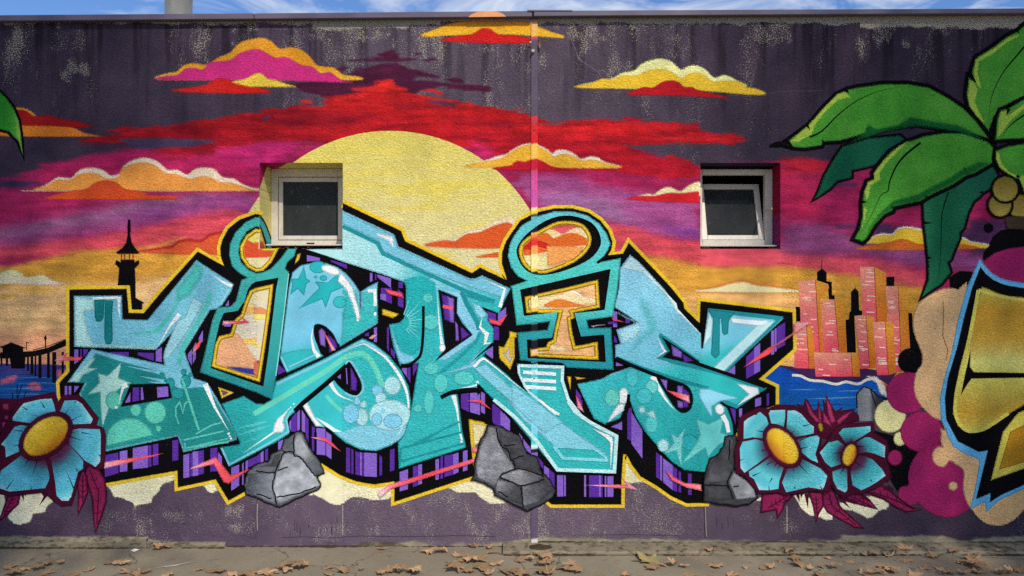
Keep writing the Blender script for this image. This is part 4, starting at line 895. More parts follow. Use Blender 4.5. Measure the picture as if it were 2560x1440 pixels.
# --- purple bars in the shadow
def bars(lst):
    for a, b, c, d, k in lst:
        mass.sub('purple_bar').fill([a, b, c, d], PUL if k else PUD)
def vb(conv, rows):
    """rows: x0 x1 top0 top1 bot0 bot1 light?"""
    for r in rows.strip().split(';'):
        x0, x1, t0, t1, b0, b1, k = [float(v) for v in r.split()]
        p = conv('%f,%f %f,%f %f,%f %f,%f' % (x0, t0, x1, t1, x1 + (b1 > 1e5), b1, x0, b0))
        mass.sub('purple_bar').fill(p, PUL if k else PUD)
T = lambda cr: (lambda s: t(cr, s))
vb(T('02'), '745 785 615 615 760 735 1;805 820 612 612 700 690 0;835 880 612 612 690 640 0;1100 1290 640 640 655 690 0;1380 1540 645 650 670 730 0;1560 1620 630 590 730 740 1;1880 1920 660 610 700 780 1;1930 1960 600 540 760 700 1;1990 2030 500 420 570 530 1;650 675 980 980 1080 1085 1;690 715 980 980 1080 1080 1;745 790 980 980 1050 990 1;1260 1305 1090 1040 1145 1140 1;1325 1395 995 993 1135 1120 0;1410 1440 993 992 1118 1115 1;1570 1690 990 985 1092 1080 1;2255 2290 170 120 175 180 1;2240 2310 360 360 385 385 1;1700 1740 490 450 520 490 0')
vb(T('03'), '1050 1185 230 205 450 410 0;1200 1275 195 180 400 390 1;1330 1480 160 135 370 355 1;1485 1515 135 130 350 345 0;1530 1585 125 115 335 325 0;1725 1785 85 75 290 280 0;1835 1895 230 215 460 450 1;1905 1925 215 210 445 440 0;1930 1985 205 195 440 430 1;1985 2035 195 185 425 415 0;2105 2130 165 160 400 390 0;2140 2175 160 155 390 385 0')
vb(RA, '10 80 690 680 1015 1005 1;85 160 680 665 1000 980 0;250 335 645 635 950 950 0;350 400 690 760 800 860 1;525 630 900 860 1210 1140 1;670 690 850 830 1130 1130 1;715 745 820 800 960 930 1;745 860 800 750 900 850 0;860 910 750 710 850 840 0;915 955 705 675 835 820 1;975 1015 660 640 810 800 0;1150 1240 560 510 680 590 1;1300 1325 290 260 370 420 1;1330 1400 240 150 420 420 0;1405 1440 150 110 420 390 1;1465 1510 130 200 420 430 1;1515 1555 210 260 500 580 0;1600 1630 340 370 680 680 0;1665 1780 370 385 725 735 1;1790 1860 415 470 740 790 1;2055 2110 630 640 960 975 0;2125 2155 650 670 980 985 0;2180 2235 680 700 990 1005 0;2240 2265 690 705 1000 1010 1;2270 2290 700 705 1010 1015 0;2295 2465 700 710 1015 1025 1;2500 2535 730 760 1010 1000 0')
vb(T('13'), '1340 1385 180 165 395 380 0;1437 1520 400 370 595 570 1;1570 1615 345 335 550 535 0;1620 1660 330 320 530 515 1;1795 1830 275 265 480 470 1;1845 1870 245 235 470 460 0;1885 1970 235 220 450 425 0;1972 2025 220 205 425 400 1;2070 2115 190 180 395 380 1')
vb(T('12'), '1250 1360 0 0 110 160 0;1245 1300 60 60 110 130 1;1420 1475 10 60 180 200 0;1870 1970 70 105 230 300 0;1885 1965 260 280 320 340 0;2000 2030 340 380 520 480 1;2050 2140 400 450 500 470 0;630 690 420 430 560 660 1;725 800 470 520 620 600 0;220 300 870 830 760 830 0;890 910 800 790 930 980 1;945 1010 800 850 1020 1020 0;820 850 880 860 890 900 1;1090 1130 460 440 480 480 0;1180 1210 400 390 540 540 1;1310 1330 390 400 600 640 0;1350 1390 600 640 660 710 0;1460 1510 800 800 820 890 1;1515 1545 800 790 900 950 0;1570 1610 760 740 880 800 0;2310 2400 230 260 330 350 0;2420 2500 260 190 340 280 1;2380 2430 380 390 520 520 0;2300 2370 620 580 660 710 1;2050 2130 1060 1050 1200 1240 0;2140 2240 1050 1045 1240 1270 1;2250 2290 1030 1060 1240 1260 1;2370 2400 1150 1180 1350 1370 0;2400 2470 1180 1240 1370 1400 0;2480 2540 1250 1320 1400 1430 1;560 590 1390 1390 1440 1440 0;605 690 1400 1405 1440 1440 1')
vb(T('11'), '510 640 1110 1140 1175 1165 1;750 910 1160 1205 1175 1250 0;1140 1165 1290 1290 1380 1370 1;1190 1205 1300 1300 1360 1350 0;1215 1350 1305 1345 1330 1440 1;1425 1470 1380 1380 1440 1440 0')
vb(RB, '590 630 60 90 280 300 0;640 700 100 130 300 330 0;700 750 140 190 330 360 1;755 810 220 270 370 400 1;950 990 440 490 550 590 1;1005 1135 520 680 640 740 1;1140 1270 690 840 760 920 0;1280 1350 870 920 1000 1060 1;1355 1420 930 980 1060 1170 0;1455 1535 1000 1000 1285 1285 1;1545 1570 1005 1005 1280 1280 1;1815 1840 1000 1000 1290 1290 1;1880 2060 1005 1005 1295 1295 0;2015 2035 1005 1005 1290 1290 1;2090 2110 1015 1015 1290 1290 1;2125 2205 1015 1015 1290 1290 1;2180 2320 350 260 360 400 1;2390 2450 130 90 520 550 0;2445 2590 160 400 580 780 1;1710 1790 0 0 60 150 0')
vb(T('23'), '1440 1475 200 230 450 470 0;1480 1500 230 245 475 490 1;1510 1605 260 330 500 580 1;1605 1650 340 370 580 600 0;1665 1690 390 400 600 605 0;1760 1795 410 415 625 630 0')
vb(T('22'), '1010 1050 230 240 390 390 1;960 1050 340 330 360 360 0;1135 1180 300 310 350 350 0;1020 1050 470 520 540 550 0;1600 1690 580 640 640 690 1;1700 1780 680 710 700 730 0;1490 1545 920 930 960 1010 1;1650 1700 980 985 1080 1090 1;1650 1700 1130 1140 1170 1180 1;1040 1110 740 765 780 775 1;640 690 1010 1080 1150 1200 0;2150 2230 840 770 860 870 1;2340 2480 690 560 910 830 0;2420 2480 600 550 860 830 1;2160 2235 1195 1200 1230 1440 0;2270 2300 1210 1200 1290 1280 1;2430 2490 1110 1090 1190 1170 1;2545 2570 1060 1050 1180 1170 0')
vb(T('32'), '30 60 430 420 670 660 1;65 85 410 400 640 630 1;90 170 390 340 610 570 0')

# --- letter faces
def face(label, pts, col, **k):
    P = Paint('painted_letter', label); P.fill(pts, col, **k); return P
# first letter
A_ = face('first turquoise letter with an open arm and drips, beside the lighthouse', j(t('02', '750,85 1215,80 1222,318 1480,325'), g('492,652 583,711'), t('02', '2310,30 2220,165 2165,205 2100,215 1842,635 1935,905 2070,950 2140,1060 2360,1440 2362,1515 1840,1635 1785,1475 1050,1630 900,1500 850,1300 800,1060 860,940 690,935 920,615 1655,775 1642,710 1860,285 1562,610 750,582')), lin((0, 680), (0, 960), (0, (124, 196, 212)), (1, (126, 198, 214))))
A_.sub('shade_patch').soft(t('02', '960,655 1200,735 1640,850 1670,930 1700,955 1800,1010 2060,990 2130,1080 2352,1440 2355,1505 1848,1622 1790,1465 1060,1615 900,1490 850,1300 815,1050 880,942 790,945 880,800'), lin((0, 880), (0, 1120), (0, (34, 140, 136)), (1, (40, 146, 140))), 4)
A_.sub('light_patch').soft(t('02', '750,90 930,120 950,220 840,230 870,420 930,560 1560,590 1540,608 760,580'), (176, 222, 216), 6)
A_.sub('light_patch').fill(t('02', '1640,700 1650,630 1780,330 1860,290 1900,180 1940,90 2030,160 1880,420 1760,600 1680,700'), (160, 214, 220))
A_.sub('mint_stripe').stroke(t('02', '1290,460 1500,440 1600,400 1760,180 1930,-60'), 11, (88, 196, 182), smooth=3, taper='b').stroke(t('02', '1790,760 1850,560 2060,200 2100,40'), 11, (92, 198, 184), smooth=3)
A_.sub('mint_stripe').soft(t('01', '1780,1440 1900,1300 1960,1200 2020,1230 2010,1330 1930,1440 1900,1500 1780,1560'), (84, 194, 182), 12)
A_.sub('highlight').stroke(t('02', '930,105 1180,95'), 6, WHT).stroke(t('02', '1195,90 1190,200 1205,310'), 9, WHT, taper='e').stroke(t('01', '2110,1300 2230,1380 2320,1420'), 9, WHT, taper='s').stroke(t('02', '2290,10 2220,150'), 9, WHT, taper='b').stroke(t('02', '1580,590 1700,380 1800,260'), 12, (226, 236, 236), taper='s')
for p in ('950,120 1045,120 1040,160 1035,300 1010,330 970,330 955,290', '1055,125 1130,130 1120,240 1125,520 1105,555 1065,555 1050,510'):
    A_.sub('drip').fill(t('02', p), DTL, smooth=0)
A_.sub('drip').stroke(t('02', '840,95 1160,118'), 7, (60, 160, 154), taper='b')
A_.sub('star').fill(t('02', '950,705 880,800 965,805 820,870 790,930 700,935 900,720'), (168, 218, 208))
A_.sub('star').fill(t('02', '1210,755 1180,900 1300,950 1210,990 1140,1050 1090,1200 1030,1380 1015,1190 1010,1035 890,1060 1000,950 990,860 1080,880'), (174, 220, 206))
for x, y, rx, ry in ((1140, 1125, 78, 88), (1360, 1220, 50, 55), (1555, 1245, 105, 110), (1300, 1520, 230, 215), (1588, 1405, 26, 30)):
    A_.sub('bubble').fill([p for p in ell(x / 4, 720 + y / 4, rx / 4, ry / 4) if p[1] < 1180 and not (p[1] > 1080 + (190 - (p[0] * 4 - 1050) * .215) / 4 - 2)], (98, 200, 176))
for x, y, rx, ry in ((1705, 950, 42, 50), (1860, 930, 48, 60), (1780, 1055, 60, 50), (1840, 840, 24, 30), (1905, 865, 22, 26)):
    A_.sub('bubble').ell(x / 4, 720 + y / 4, rx / 4, ry / 4, 0, (44, 156, 156))
sp_ = A_.sub('spray_ray')
for p in ('1270,780 1600,850', '1400,880 1640,930', '1480,935 1660,960'): sp_.stroke(t('02', p), 8, (128, 200, 218), taper='s')
A_.sub('scribble').stroke(t('02', '1790,1360 1760,1280 1760,1190 1800,1140 1830,1250 1850,1160 1880,1130'), 4, (98, 200, 178)).stroke(t('02', '1820,900 1870,1050 1990,1420'), 6, (98, 200, 178)).stroke(t('02', '1960,1460 2120,1370 2240,1340'), 4, (98, 196, 178)).stroke(t('02', '1840,1520 2060,1470 2240,1430'), 4, (98, 196, 178)).stroke(t('02', '1850,1545 1855,1600 2290,1540'), 4, (98, 196, 178)).stroke(t('02', '1870,1600 2320,1495'), 3.5, (98, 196, 178))
A_.sub('highlight').stroke(t('02', '2055,960 2150,1190 2285,1420'), 13, WHT, taper='e').ell(572, 1084, 3, 3, 0, WHT).ell(575, 1090, 2.4, 2.4, 0, WHT).ell(578, 1096, 2.6, 2.6, 0, WHT).stroke(t('02', '1270,965 1230,1000 1190,1160'), 14, (230, 232, 226), taper='e').ell(291, 1018, 3.6, 3.4, 0, WHT)
pw = A_.sub('cut_out'); pw.fill(t('02', '1310,965 1690,958 1718,1095 1218,1182'), BLK)
for p, k in (('1308,1040 1305,1140 1252,1148', 1), ('1332,995 1395,993 1395,1125 1325,1136', 0), ('1412,993 1428,992 1442,1112 1412,1120', 1), ('1572,990 1682,984 1688,1082 1578,1095', 1)):
    A_.sub('purple_bar').fill(t('02', p), PUL if k else PUD)

# second letter: frame with a loop
F1 = lin((0, 690), (0, 990), (0, (70, 176, 168)), (.5, (62, 166, 162)), (1, (44, 146, 148)))
B_ = face('turquoise stencil letter with a loop on top, touching the deep window', g('605,701 600,720 592,752 578,767 545,770 532,802 517,870 502,930 640,979 680,997 687,957 701,870 717,720 721,680 712,672 718,655 735,640 740,622 721,622 704,646 678,673 655,683 640,684 622,676 602,656 596,630 600,605 617,577 640,565 651,567 651,546 640,544 615,557 590,582 577,610 575,637 582,665 600,682 622,695'), F1, holes=[g('620,724 612,752 595,777 560,782 550,805 537,860 527,920 640,960 659,966 672,880 691,722 697,694 640,704 630,710')])
B_.sub('highlight').stroke(g('722,684 712,770 700,868 690,940'), 2.5, (150, 220, 214))
# third letter: two bowls
Cu = face('third turquoise letter, upper bowl with dark stars', g('724,720 702,895 718,930 815,886 852,864 943,808 942,725 944,707 925,716 903,730 904,790 901,790 898,730 890,716 880,702 865,685 845,670 815,659 780,659 752,665 733,682 726,710'), lin((760, 660), (800, 900), (0, (128, 202, 218)), (.72, (124, 198, 222)), (.8, (110, 194, 214)), (1, (70, 188, 192))))
Cu.sub('shade_patch').soft(t('12', '870,250 1060,200 1205,120 1205,340 900,520 850,560 870,420'), (64, 190, 186), 8).soft(t('12', '255,660 420,620 560,610 620,680 320,800'), (58, 184, 184), 4)
Cu.sub('shade_patch').soft(t('12', '900,30 1000,40 1040,260 880,300'), (64, 188, 190), 8).soft(t('12', '1060,50 1180,30 1190,240 1080,260'), (76, 194, 192), 6)
Cu.sub('star').fill(t('11', '480,1230 500,1350 540,1370 500,1400 480,1510 420,1440 350,1500 370,1400 355,1350 430,1350'), (46, 180, 182)).fill(t('11', '830,1290 815,1380 890,1420 750,1480 700,1630 665,1545 440,1640 640,1440 600,1380 720,1390'), (46, 180, 182))
Cu.sub('bubble').ell(795, 668, 20, 14, 0, (50, 184, 186)).ell(790, 692, 5, 4, 0, (50, 184, 186)).ell(809, 695, 8, 6, 0, (50, 184, 186)).ell(850, 755, 16, 14, 0, (60, 190, 188)).ell(862, 730, 6, 6, 0, (60, 190, 188))
Cu.sub('highlight').fill(t('11', '690,1215 770,1225 830,1270 820,1305 760,1300 680,1265 660,1235'), WHT, smooth=3).fill(t('11', '860,1300 920,1370 970,1450 990,1540 1030,1660 1040,1750 1010,1740 970,1600 900,1440 825,1370 840,1310'), WHT)
Cu.sub('highlight').stroke(t('12', '1120,30 1190,25 1195,180'), 8, WHT).ell(938, 785, 3.4, 5, 0, WHT).ell(895, 800, 3, 3, 0, WHT)
Cu.sub('highlight').stroke(t('12', '570,400 555,500 580,620 630,690'), 11, WHT, taper='s').stroke(t('12', '330,790 600,665'), 4, LBL).stroke(t('12', '255,690 320,830'), 5, LBL)
hole = Cu.sub('cut_out'); hole.fill(t('12', '590,375 640,365 700,390 770,460 810,540 830,590 680,675 620,570 585,470'), BLK, smooth=3)
hole.fill(t('12', '635,430 660,410 690,440 690,580 650,560'), PUL).fill(t('12', '725,470 790,530 810,590 740,640'), PUD)
Cl = face('third turquoise letter, lower bowl with pale bubbles', g('691,955 815,896 907,847 935,860 972,890 1002,927 1020,965 1026,1002 1025,1045 1010,1080 1000,1095 977,1112 940,1126 902,1122 865,1105 840,1085 822,1066 803,1051 812,1067 789,1063 757,1010 735,1030 716,1046 715,1060 722,1083 700,1098 640,1130 575,1164 552,1119 600,1112 602,1105 557,1010 610,991 640,1010 661,1011 680,1000'), lin((560, 1100), (1020, 960), (0, (40, 160, 156)), (.3, (60, 192, 190)), (.6, (66, 196, 198)), (1, (54, 180, 178))))
Cl.sub('light_patch').soft(t('12', '870,1440 1000,1380 1150,1370 1330,1420 1500,1330 1500,1440 1430,1520 1350,1560 1200,1620 1050,1605 900,1530 780,1430'), (136, 206, 222), 4)
Cl.sub('mint_stripe').stroke(t('12', '-20,1260 400,1010 700,830 880,700 980,660 1080,660 1160,740 1230,880 1270,1000'), 13, (110, 212, 184), smooth=3).stroke(t('12', '700,1070 780,1160 860,1230'), 9, (110, 214, 190))
Cl.sub('mint_stripe').stroke(t('12', '-80,1390 0,1360 120,1330'), 10, (96, 206, 196), taper='b')
Cl.sub('highlight').stroke(g('693,960 815,902 906,852'), 6, LBL).stroke(g('905,853 935,866 971,896'), 7, LBL)
Cl.sub('highlight').stroke(t('12', '900,635 1060,560 1140,590 1290,690 1400,820 1480,960 1520,1100 1520,1260 1450,1420 1400,1490'), 8, WHT, smooth=3, taper='b')
Cl.sub('highlight').stroke(t('12', '740,930 780,1010 850,1080 980,1130'), 12, WHT, smooth=3, taper='e').fill(RA('1480,20 1530,20 1640,240 1740,345 1660,340 1560,190 1475,60'), WHT).stroke(RA('1660,235 1800,330 1900,400 2000,420'), 13, (224, 240, 240), taper='b')
for cx, cy, rx, ry, c in ((1365, 975, 80, 88, PALE), (1215, 1025, 55, 55, (130, 204, 226)), (1250, 1100, 52, 55, PALE), (1340, 1270, 205, 150, PALE), (1210, 1310, 50, 60, (140, 208, 228)), (1370, 1330, 90, 70, (134, 206, 228)), (1060, 1290, 60, 82, PALE), (950, 1255, 78, 95, (134, 206, 230)), (1075, 1165, 30, 30, PALE), (1015, 1130, 32, 36, (140, 210, 228)), (1270, 1225, 22, 25, (134, 206, 228))):
    Cl.sub('bubble').ell(640 + cx / 4, 720 + cy / 4, rx / 4, ry / 4, 0, c)
Cl.sub('highlight').stroke(RA('700,695 900,560 1090,430 1110,410'), 7, WHT, taper='s').fill(RA('1090,430 1105,330 1150,250 1280,130 1230,220 1210,300 1235,360 1210,420'), WHT, smooth=0)
for x, y, r in ((1320, 95, 10), (1360, 50, 11), (1295, 118, 8)): Cl.sub('highlight').ell(480 + x * .1875, 1000 + y * .1875, r * .1875, r * .1875, 0, WHT)
Cl.sub('highlight').stroke(RA('400,640 500,860 720,740 1020,580 1290,420 1260,260 1310,160 1480,10'), 5, LBL)
Cl.sub('spray_ray').stroke(RA('600,470 900,380 1080,330'), 9, (90, 196, 196), taper='b').stroke(RA('640,590 900,490 1060,420'), 11, (70, 180, 178), taper='b').stroke(RA('600,380 850,320 1010,295'), 8, (90, 200, 198), taper='b')
Paint('outline', None, mass).stroke(t('12', '390,1230 470,1150 700,960 880,800 935,750'), 12, BLK)
hole = Cl.sub('cut_out'); hole.fill(t('12', '930,738 975,790 1040,920 1055,1000 1030,1060 970,1065 900,1030 830,970 780,890 850,830'), BLK, smooth=3)
hole.stroke(t('12', '905,800 915,960'), 2.5, PUL).fill(t('12', '950,790 1010,930 1000,1020 955,1010'), PUD).fill(t('12', '815,890 850,860 850,910'), PUL)
Cl.sub('highlight').stroke(t('12', '895,760 935,725 985,780 1060,920 1075,1000 1040,1065 980,1085 890,1050'), 5, LBL, smooth=3)

# fourth letter: long bar, stem and leg
R_ = face('fourth turquoise letter with a long slanting bar and a wide foot', g('770,624 857,624 857,528 985,587 995,617 1175,698 1190,697 1205,690 1275,722 1262,747 1247,782 1200,765 1219,788 1217,800 1233,822 1232,857 1207,889 1280,947 1318,978 1300,940 1294,911 1407,916 1405,950 1422,1000 1455,1040 1505,1070 1542,1087 1537,1181 1395,1177 1312,1080 1280,1042 1195,958 1193,972 1140,978 1102,992 1120,985 1143,987 1155,1080 1164,1117 999,1169 997,1107 1012,1085 1026,1040 1035,990 1048,905 1022,912 1002,913 985,865 975,812 1000,808 1012,795 1017,770 1017,720 1014,702 965,687 865,655'),
         lin((1000, 620), (1060, 1100), (0, (150, 214, 226)), (.2, (140, 210, 220)), (.34, (60, 186, 188)), (1, (58, 184, 182))))
R_.sub('light_patch').fill(g('770,624 857,624 857,570 945,610 960,632 1010,665 1090,690 1045,706 1016,706 965,687 865,655'), lin((860, 600), (1060, 700), (0, (182, 228, 226)), (.7, (160, 220, 224)), (1, (70, 190, 190))))
R_.sub('shade_patch').stroke(g('857,566 944,608 958,634 1068,684 1160,726 1235,754'), 10, (38, 150, 156))
R_.sub('blue_stripe').fill(g('857,532 985,590 995,620 1175,701 1190,700 1206,694 1272,724 1262,745 1200,725 1062,676 960,628 948,602 857,558'), (126, 200, 218))
R_.sub('highlight').fill(t('11', '1190,895 1260,905 1370,935 1380,1040 1330,965 1240,925'), WHT).stroke(g('1215,700 1262,722 1250,768'), 9, (236, 244, 244), taper='s')
R_.sub('blue_stripe').fill(t('12', '1840,10 2050,40 2100,160 2250,370 2230,490 1900,720 1820,715 2160,470 2010,250 2010,90'), (140, 206, 226))
R_.sub('shade_patch').stroke(t('12', '2060,40 2110,160 2210,340 2230,420'), 12, (40, 150, 156), smooth=3).stroke(t('12', '2100,60 2250,110 2390,130'), 10, (40, 152, 158))
R_.sub('blue_stripe').fill(t('12', '2170,150 2240,180 2310,270 2250,300 2200,250'), (150, 212, 228))
R_.sub('highlight').stroke(t('12', '2260,300 2240,390 2310,460 2290,560 2360,545'), 10, WHT, taper='b')
R_.sub('shade_patch').stroke(t('12', '1830,860 2000,720 2200,540 2240,440'), 8, (40, 160, 164))
R_.sub('blue_stripe').fill(t('12', '1880,860 2110,770 2300,560 2230,640 2170,790 2000,830'), (136, 206, 226))
ray = R_.sub('sunburst'); ray.soft(g('1010,700 1050,690 1088,706 1090,760 1085,800 1060,815 1058,860 1020,895 1000,880 985,820 1015,800 1018,720'), (44, 178, 178), 5)
for k in range(11):
    a = math.radians(-72 + k * 12.6); R1 = (66, 48, 78)[k % 3]; R1 = min(R1, 50 / max(.2, math.cos(a))) if a > 0 else R1; ray.stroke([(1004 + 20 * math.cos(a), 806 + 20 * math.sin(a)), (1004 + R1 * math.cos(a), 806 + R1 * math.sin(a))], 2.4, (140, 216, 220), taper='e')
ray.soft(t('12', '1340,380 1380,480 1450,640 1560,680 1600,720 1480,760 1440,740 1400,600'), (134, 204, 226), 4)
for cx, cy, rx, ry, rot in ((1720, 100, 50, 48, 0), (1750, 340, 80, 75, 0), (1755, 800, 72, 62, 0), (1730, 1140, 50, 120, 0), (1620, 1200, 42, 42, 0), (1850, 950, 70, 90, 0), (2080, 900, 100, 70, 0)):
    R_.sub('bubble').ell(640 + cx / 4, 720 + cy / 4, rx / 4, ry / 4, rot, (92, 204, 196))
R_.sub('highlight').stroke(t('12', '1815,60 1830,300 1850,480 1870,610'), 10, (226, 240, 240), taper='s').ell(1107, 870, 8, 9, 0, WHT)
R_.sub('highlight').stroke(t('12', '1975,1070 2010,1200 2040,1440'), 12, WHT, taper='e').stroke(t('12', '2040,1440 2060,1520'), 5, WHT).ell(1154, 1104, 3, 3, 0, WHT)
R_.sub('highlight').stroke(t('12', '1850,1085 1990,1020 2200,970 2210,930'), 7, (214, 240, 238), smooth=3, taper='s')
R_.sub('shade_patch').stroke(t('13', '1440,330 1450,160 2060,0'), 5, (36, 150, 154)).stroke(t('13', '1450,290 2080,110'), 5, (36, 152, 156)).stroke(t('13', '1640,110 1830,0'), 4, (36, 150, 154)).stroke(t('12', '1570,1560 1830,1430 2050,1330'), 4, (40, 156, 160))
R_.sub('highlight').stroke(t('12', '2180,790 2260,710 2330,740 2560,930 2700,1040'), 8, WHT, smooth=3, taper='e')
R_.sub('blue_stripe').fill(RB('800,0 1105,0 1480,270 1700,440 1980,630 2130,750 2120,800 1950,650 1420,610 1220,430 1000,260'), (136, 206, 220))
R_.sub('blue_stripe').fill(t('12', '2190,800 2300,760 2560,1010 2560,1140 2230,850'), (136, 206, 220)).soft(t('22', '0,960 300,1180 500,1340 330,1440 200,1340 0,1150'), (136, 206, 220), 4)
R_.sub('pale_border').stroke(RB('610,-10 900,230 1180,540 1460,925 1490,925 2215,950 2245,480 2130,420 1900,300 1690,150 1600,10'), 9, (196, 234, 232))
R_.sub('pale_border').stroke(t('22', '65,775 70,860 160,1030 440,1260'), 6, (200, 236, 234)).stroke(t('22', '65,775 505,790 500,920 560,1110 700,1290 900,1410'), 8, (200, 236, 234))
for y in (840, 915, 985): R_.sub('highlight').stroke(t('22', '110,%d 440,%d' % (y, y + 20)), 9, (228, 242, 242), taper=None)
R_.sub('mint_stripe').stroke(RB('1410,610 1530,770 2130,800'), 8, (130, 214, 220)).stroke(RB('1420,615 1950,650 2110,770'), 5, (130, 214, 220))
R_.sub('highlight').stroke(RB('1930,380 2060,450 2150,500'), 12, WHT, taper='s').stroke(RB('2150,500 2180,560 2165,900'), 13, WHT, taper='e').stroke(RB('1220,0 1340,100 1480,190'), 6, WHT)
hole = R_.sub('cut_out'); hole.fill(t('12', '1830,20 2010,95 2005,250 2060,350 2162,465 1800,722 1900,612'), BLK)
for p, k in (('1865,70 1915,85 1960,340 1890,310', 0), ('1920,90 1975,108 1975,340 1945,330', 1), ('1995,340 2015,370 2025,520 2005,520', 1), ('2050,390 2130,465 2060,510', 0)): hole.fill(t('12', p), PUL if k else PUD)
hole.stroke(t('12', '1870,180 1970,205'), 8, PNK)
Paint('outline', None, mass).stroke(t('12', '1675,180 1675,400 1655,640 1600,720 1530,765 1450,772'), 7, BLK, smooth=3).stroke(t('12', '2115,770 2290,620 2375,550'), 7, BLK, taper='s').stroke(t('12', '1850,1092 1960,1040 2100,1015 2220,1015'), 10, BLK, smooth=3)
Paint('outline', None, mass).fill(t('12', '2215,955 2275,1010 2220,1060'), BLK)
Paint('outline', None, mass).fill(t('22', '0,905 -20,880 60,860 90,950 160,1040'), BLK)

# fifth letter: frame with a dotted loop
E_ = face('turquoise stencil letter with an oval loop across the joint', g('1285,592 1305,565 1345,542 1387,530 1430,530 1467,540 1497,560 1515,585 1524,610 1517,627 1502,648 1492,658 1550,647 1542,720 1530,790 1465,799 1470,822 1526,820 1532,923 1417,917 1407,906 1301,899 1295,832 1369,826 1376,802 1292,812 1281,720 1278,716 1320,702 1296,690 1279,668 1271,640 1276,612'), lin((0, 530), (0, 920), (0, (112, 202, 210)), (.4, (86, 204, 192)), (.65, (86, 200, 192)), (.75, (54, 166, 170)), (1, (44, 150, 158))),
        holes=[smooth_pts(g('1291,630 1297,610 1317,585 1355,557 1392,542 1430,540 1470,552 1492,572 1502,600 1497,622 1475,647 1430,670 1380,685 1342,687 1317,677 1300,657'), 3), g('1300,724 1526,672 1511,775 1436,783 1452,841 1510,836 1514,905 1319,895 1317,849 1380,844 1394,780 1310,790')])
Paint('outline', None, mass).stroke(t('21', '850,1190 930,1130 1110,1110'), 7, BLK)

# sixth letter
S_ = face('last turquoise letter with drips in its wedge, beside the flowers', g('1575,639 1551,670 1548,720 1537,767 1597,806 1542,825 1552,860 1539,863 1539,893 1632,934 1575,919 1527,935 1510,945 1480,957 1445,960 1485,1045 1512,1059 1545,1045 1562,1010 1570,985 1590,1040 1615,1080 1655,1127 1680,1152 1710,1172 1767,1178 1835,1165 1830,1080 1827,1045 1812,1015 1798,1003 1839,1018 1911,972 1808,933 1955,796 1920,789 1770,774 1757,867 1752,836 1690,774 1690,762 1653,720'), lin((1560, 660), (1700, 1080), (0, (150, 212, 230)), (.35, (138, 206, 224)), (.6, (120, 200, 216)), (.66, (60, 190, 188)), (1, (50, 182, 178))))
S_.sub('shade_patch').soft(t('22', '1180,800 1450,880 1500,900 1560,1080 1650,1210 1720,1250 1790,1200 1810,1110 1790,1030 1880,1000 1870,1040 1990,1280 2000,1180 2080,1140 2190,1300 2190,1440 2170,1560 1950,1815 1720,1800 1500,1620 1340,1440 1160,1070 1080,1290 930,1350 830,1300 670,960 900,910'), lin((1480, 950), (1820, 1170), (0, (66, 192, 194)), (.6, (50, 176, 174)), (1, (40, 150, 148))), 3)
S_.sub('mint_stripe').soft(t('22', '1280,60 1400,240 1460,420 1320,520 1180,640 1240,520 1360,400 1280,180'), (110, 204, 206), 14, op=.7)
S_.sub('light_patch').fill(t('21', '1185,1125 1260,1180 1500,1440 1640,1620 1640,1660 1530,1500 1300,1280 1100,1240'), (196, 232, 236)).stroke(t('22', '1500,10 1630,160 1640,210 1890,470'), 9, (226, 240, 240), taper='b')
S_.sub('light_patch').soft(t('22', '1040,240 1270,350 1060,420 1100,560 1250,480 1300,380'), (176, 226, 232), 6, op=.8)
S_.sub('dark_edge').stroke(t('22', '1040,695 1300,800 1700,930 1960,1000'), 9, (36, 146, 150)).stroke(t('22', '1480,470 1530,560 1560,630 1480,690 1620,740 1850,790 2120,860 2500,1000 2240,1180 2080,1120 2010,1130'), 10, (36, 146, 150)).stroke(t('22', '1470,460 1860,730'), 8, (38, 150, 152)).stroke(t('22', '1960,222 2560,288 2665,300 2110,840'), 10, (36, 146, 150))
S_.sub('light_patch').fill(t('22', '2490,330 2560,340 2620,330 2110,830 2010,800'), (190, 230, 230)).fill(t('22', '2180,300 2560,330 2500,380 2200,345'), (232, 244, 242)).fill(t('22', '1975,250 2000,330 1985,480 1915,570 1950,330'), (196, 232, 232))
for p in ('1965,215 2220,245 2180,290 2160,320 2150,450 2120,465 2100,440 2090,300 2070,300 2065,660 2030,695 1990,660 2010,300 1985,270', ): S_.sub('drip').fill(t('22', p), (36, 140, 146))
S_.sub('highlight').fill(t('22', '2250,960 2380,985 2450,1000 2460,1050 2250,1170 2370,1060'), WHT).stroke(t('22', '1450,500 1500,600 1530,630 1450,690'), 7, WHT, taper='b')
S_.sub('highlight').stroke(t('22', '1405,880 1440,960 1540,1120 1620,1215'), 15, WHT, taper='e').fill(t('22', '1085,1020 1130,1005 1155,1050 1140,1130 1100,1150 1070,1120'), WHT, smooth=3).fill(t('22', '1060,1165 1120,1160 1110,1220 960,1335 1010,1240'), WHT)
S_.sub('light_patch').fill(t('22', '1870,1010 1960,1010 2250,1100 2080,1120 1990,1180 1995,1285 1940,1200 1870,1080'), (146, 210, 226))
for cx, cy, rx, ry, c in ((1000, 1095, 72, 85, (110, 212, 194)), (1395, 985, 60, 65, (110, 208, 200)), (1320, 1080, 78, 80, (76, 194, 196)), (1297, 1217, 28, 30, PALE), (1390, 1360, 60, 85, (90, 204, 198)), (1200, 890, 60, 90, (80, 196, 198))):
    S_.sub('bubble').ell(1280 + cx / 4, 720 + cy / 4, rx / 4, ry / 4, 0, c)
for cx, cy, rx, ry in ((1510, 130, 52, 60), (1930, 10, 42, 45)): S_.sub('bubble').ell(1280 + cx / 4, 1080 + cy / 4, rx / 4, ry / 4, 0, PALE)
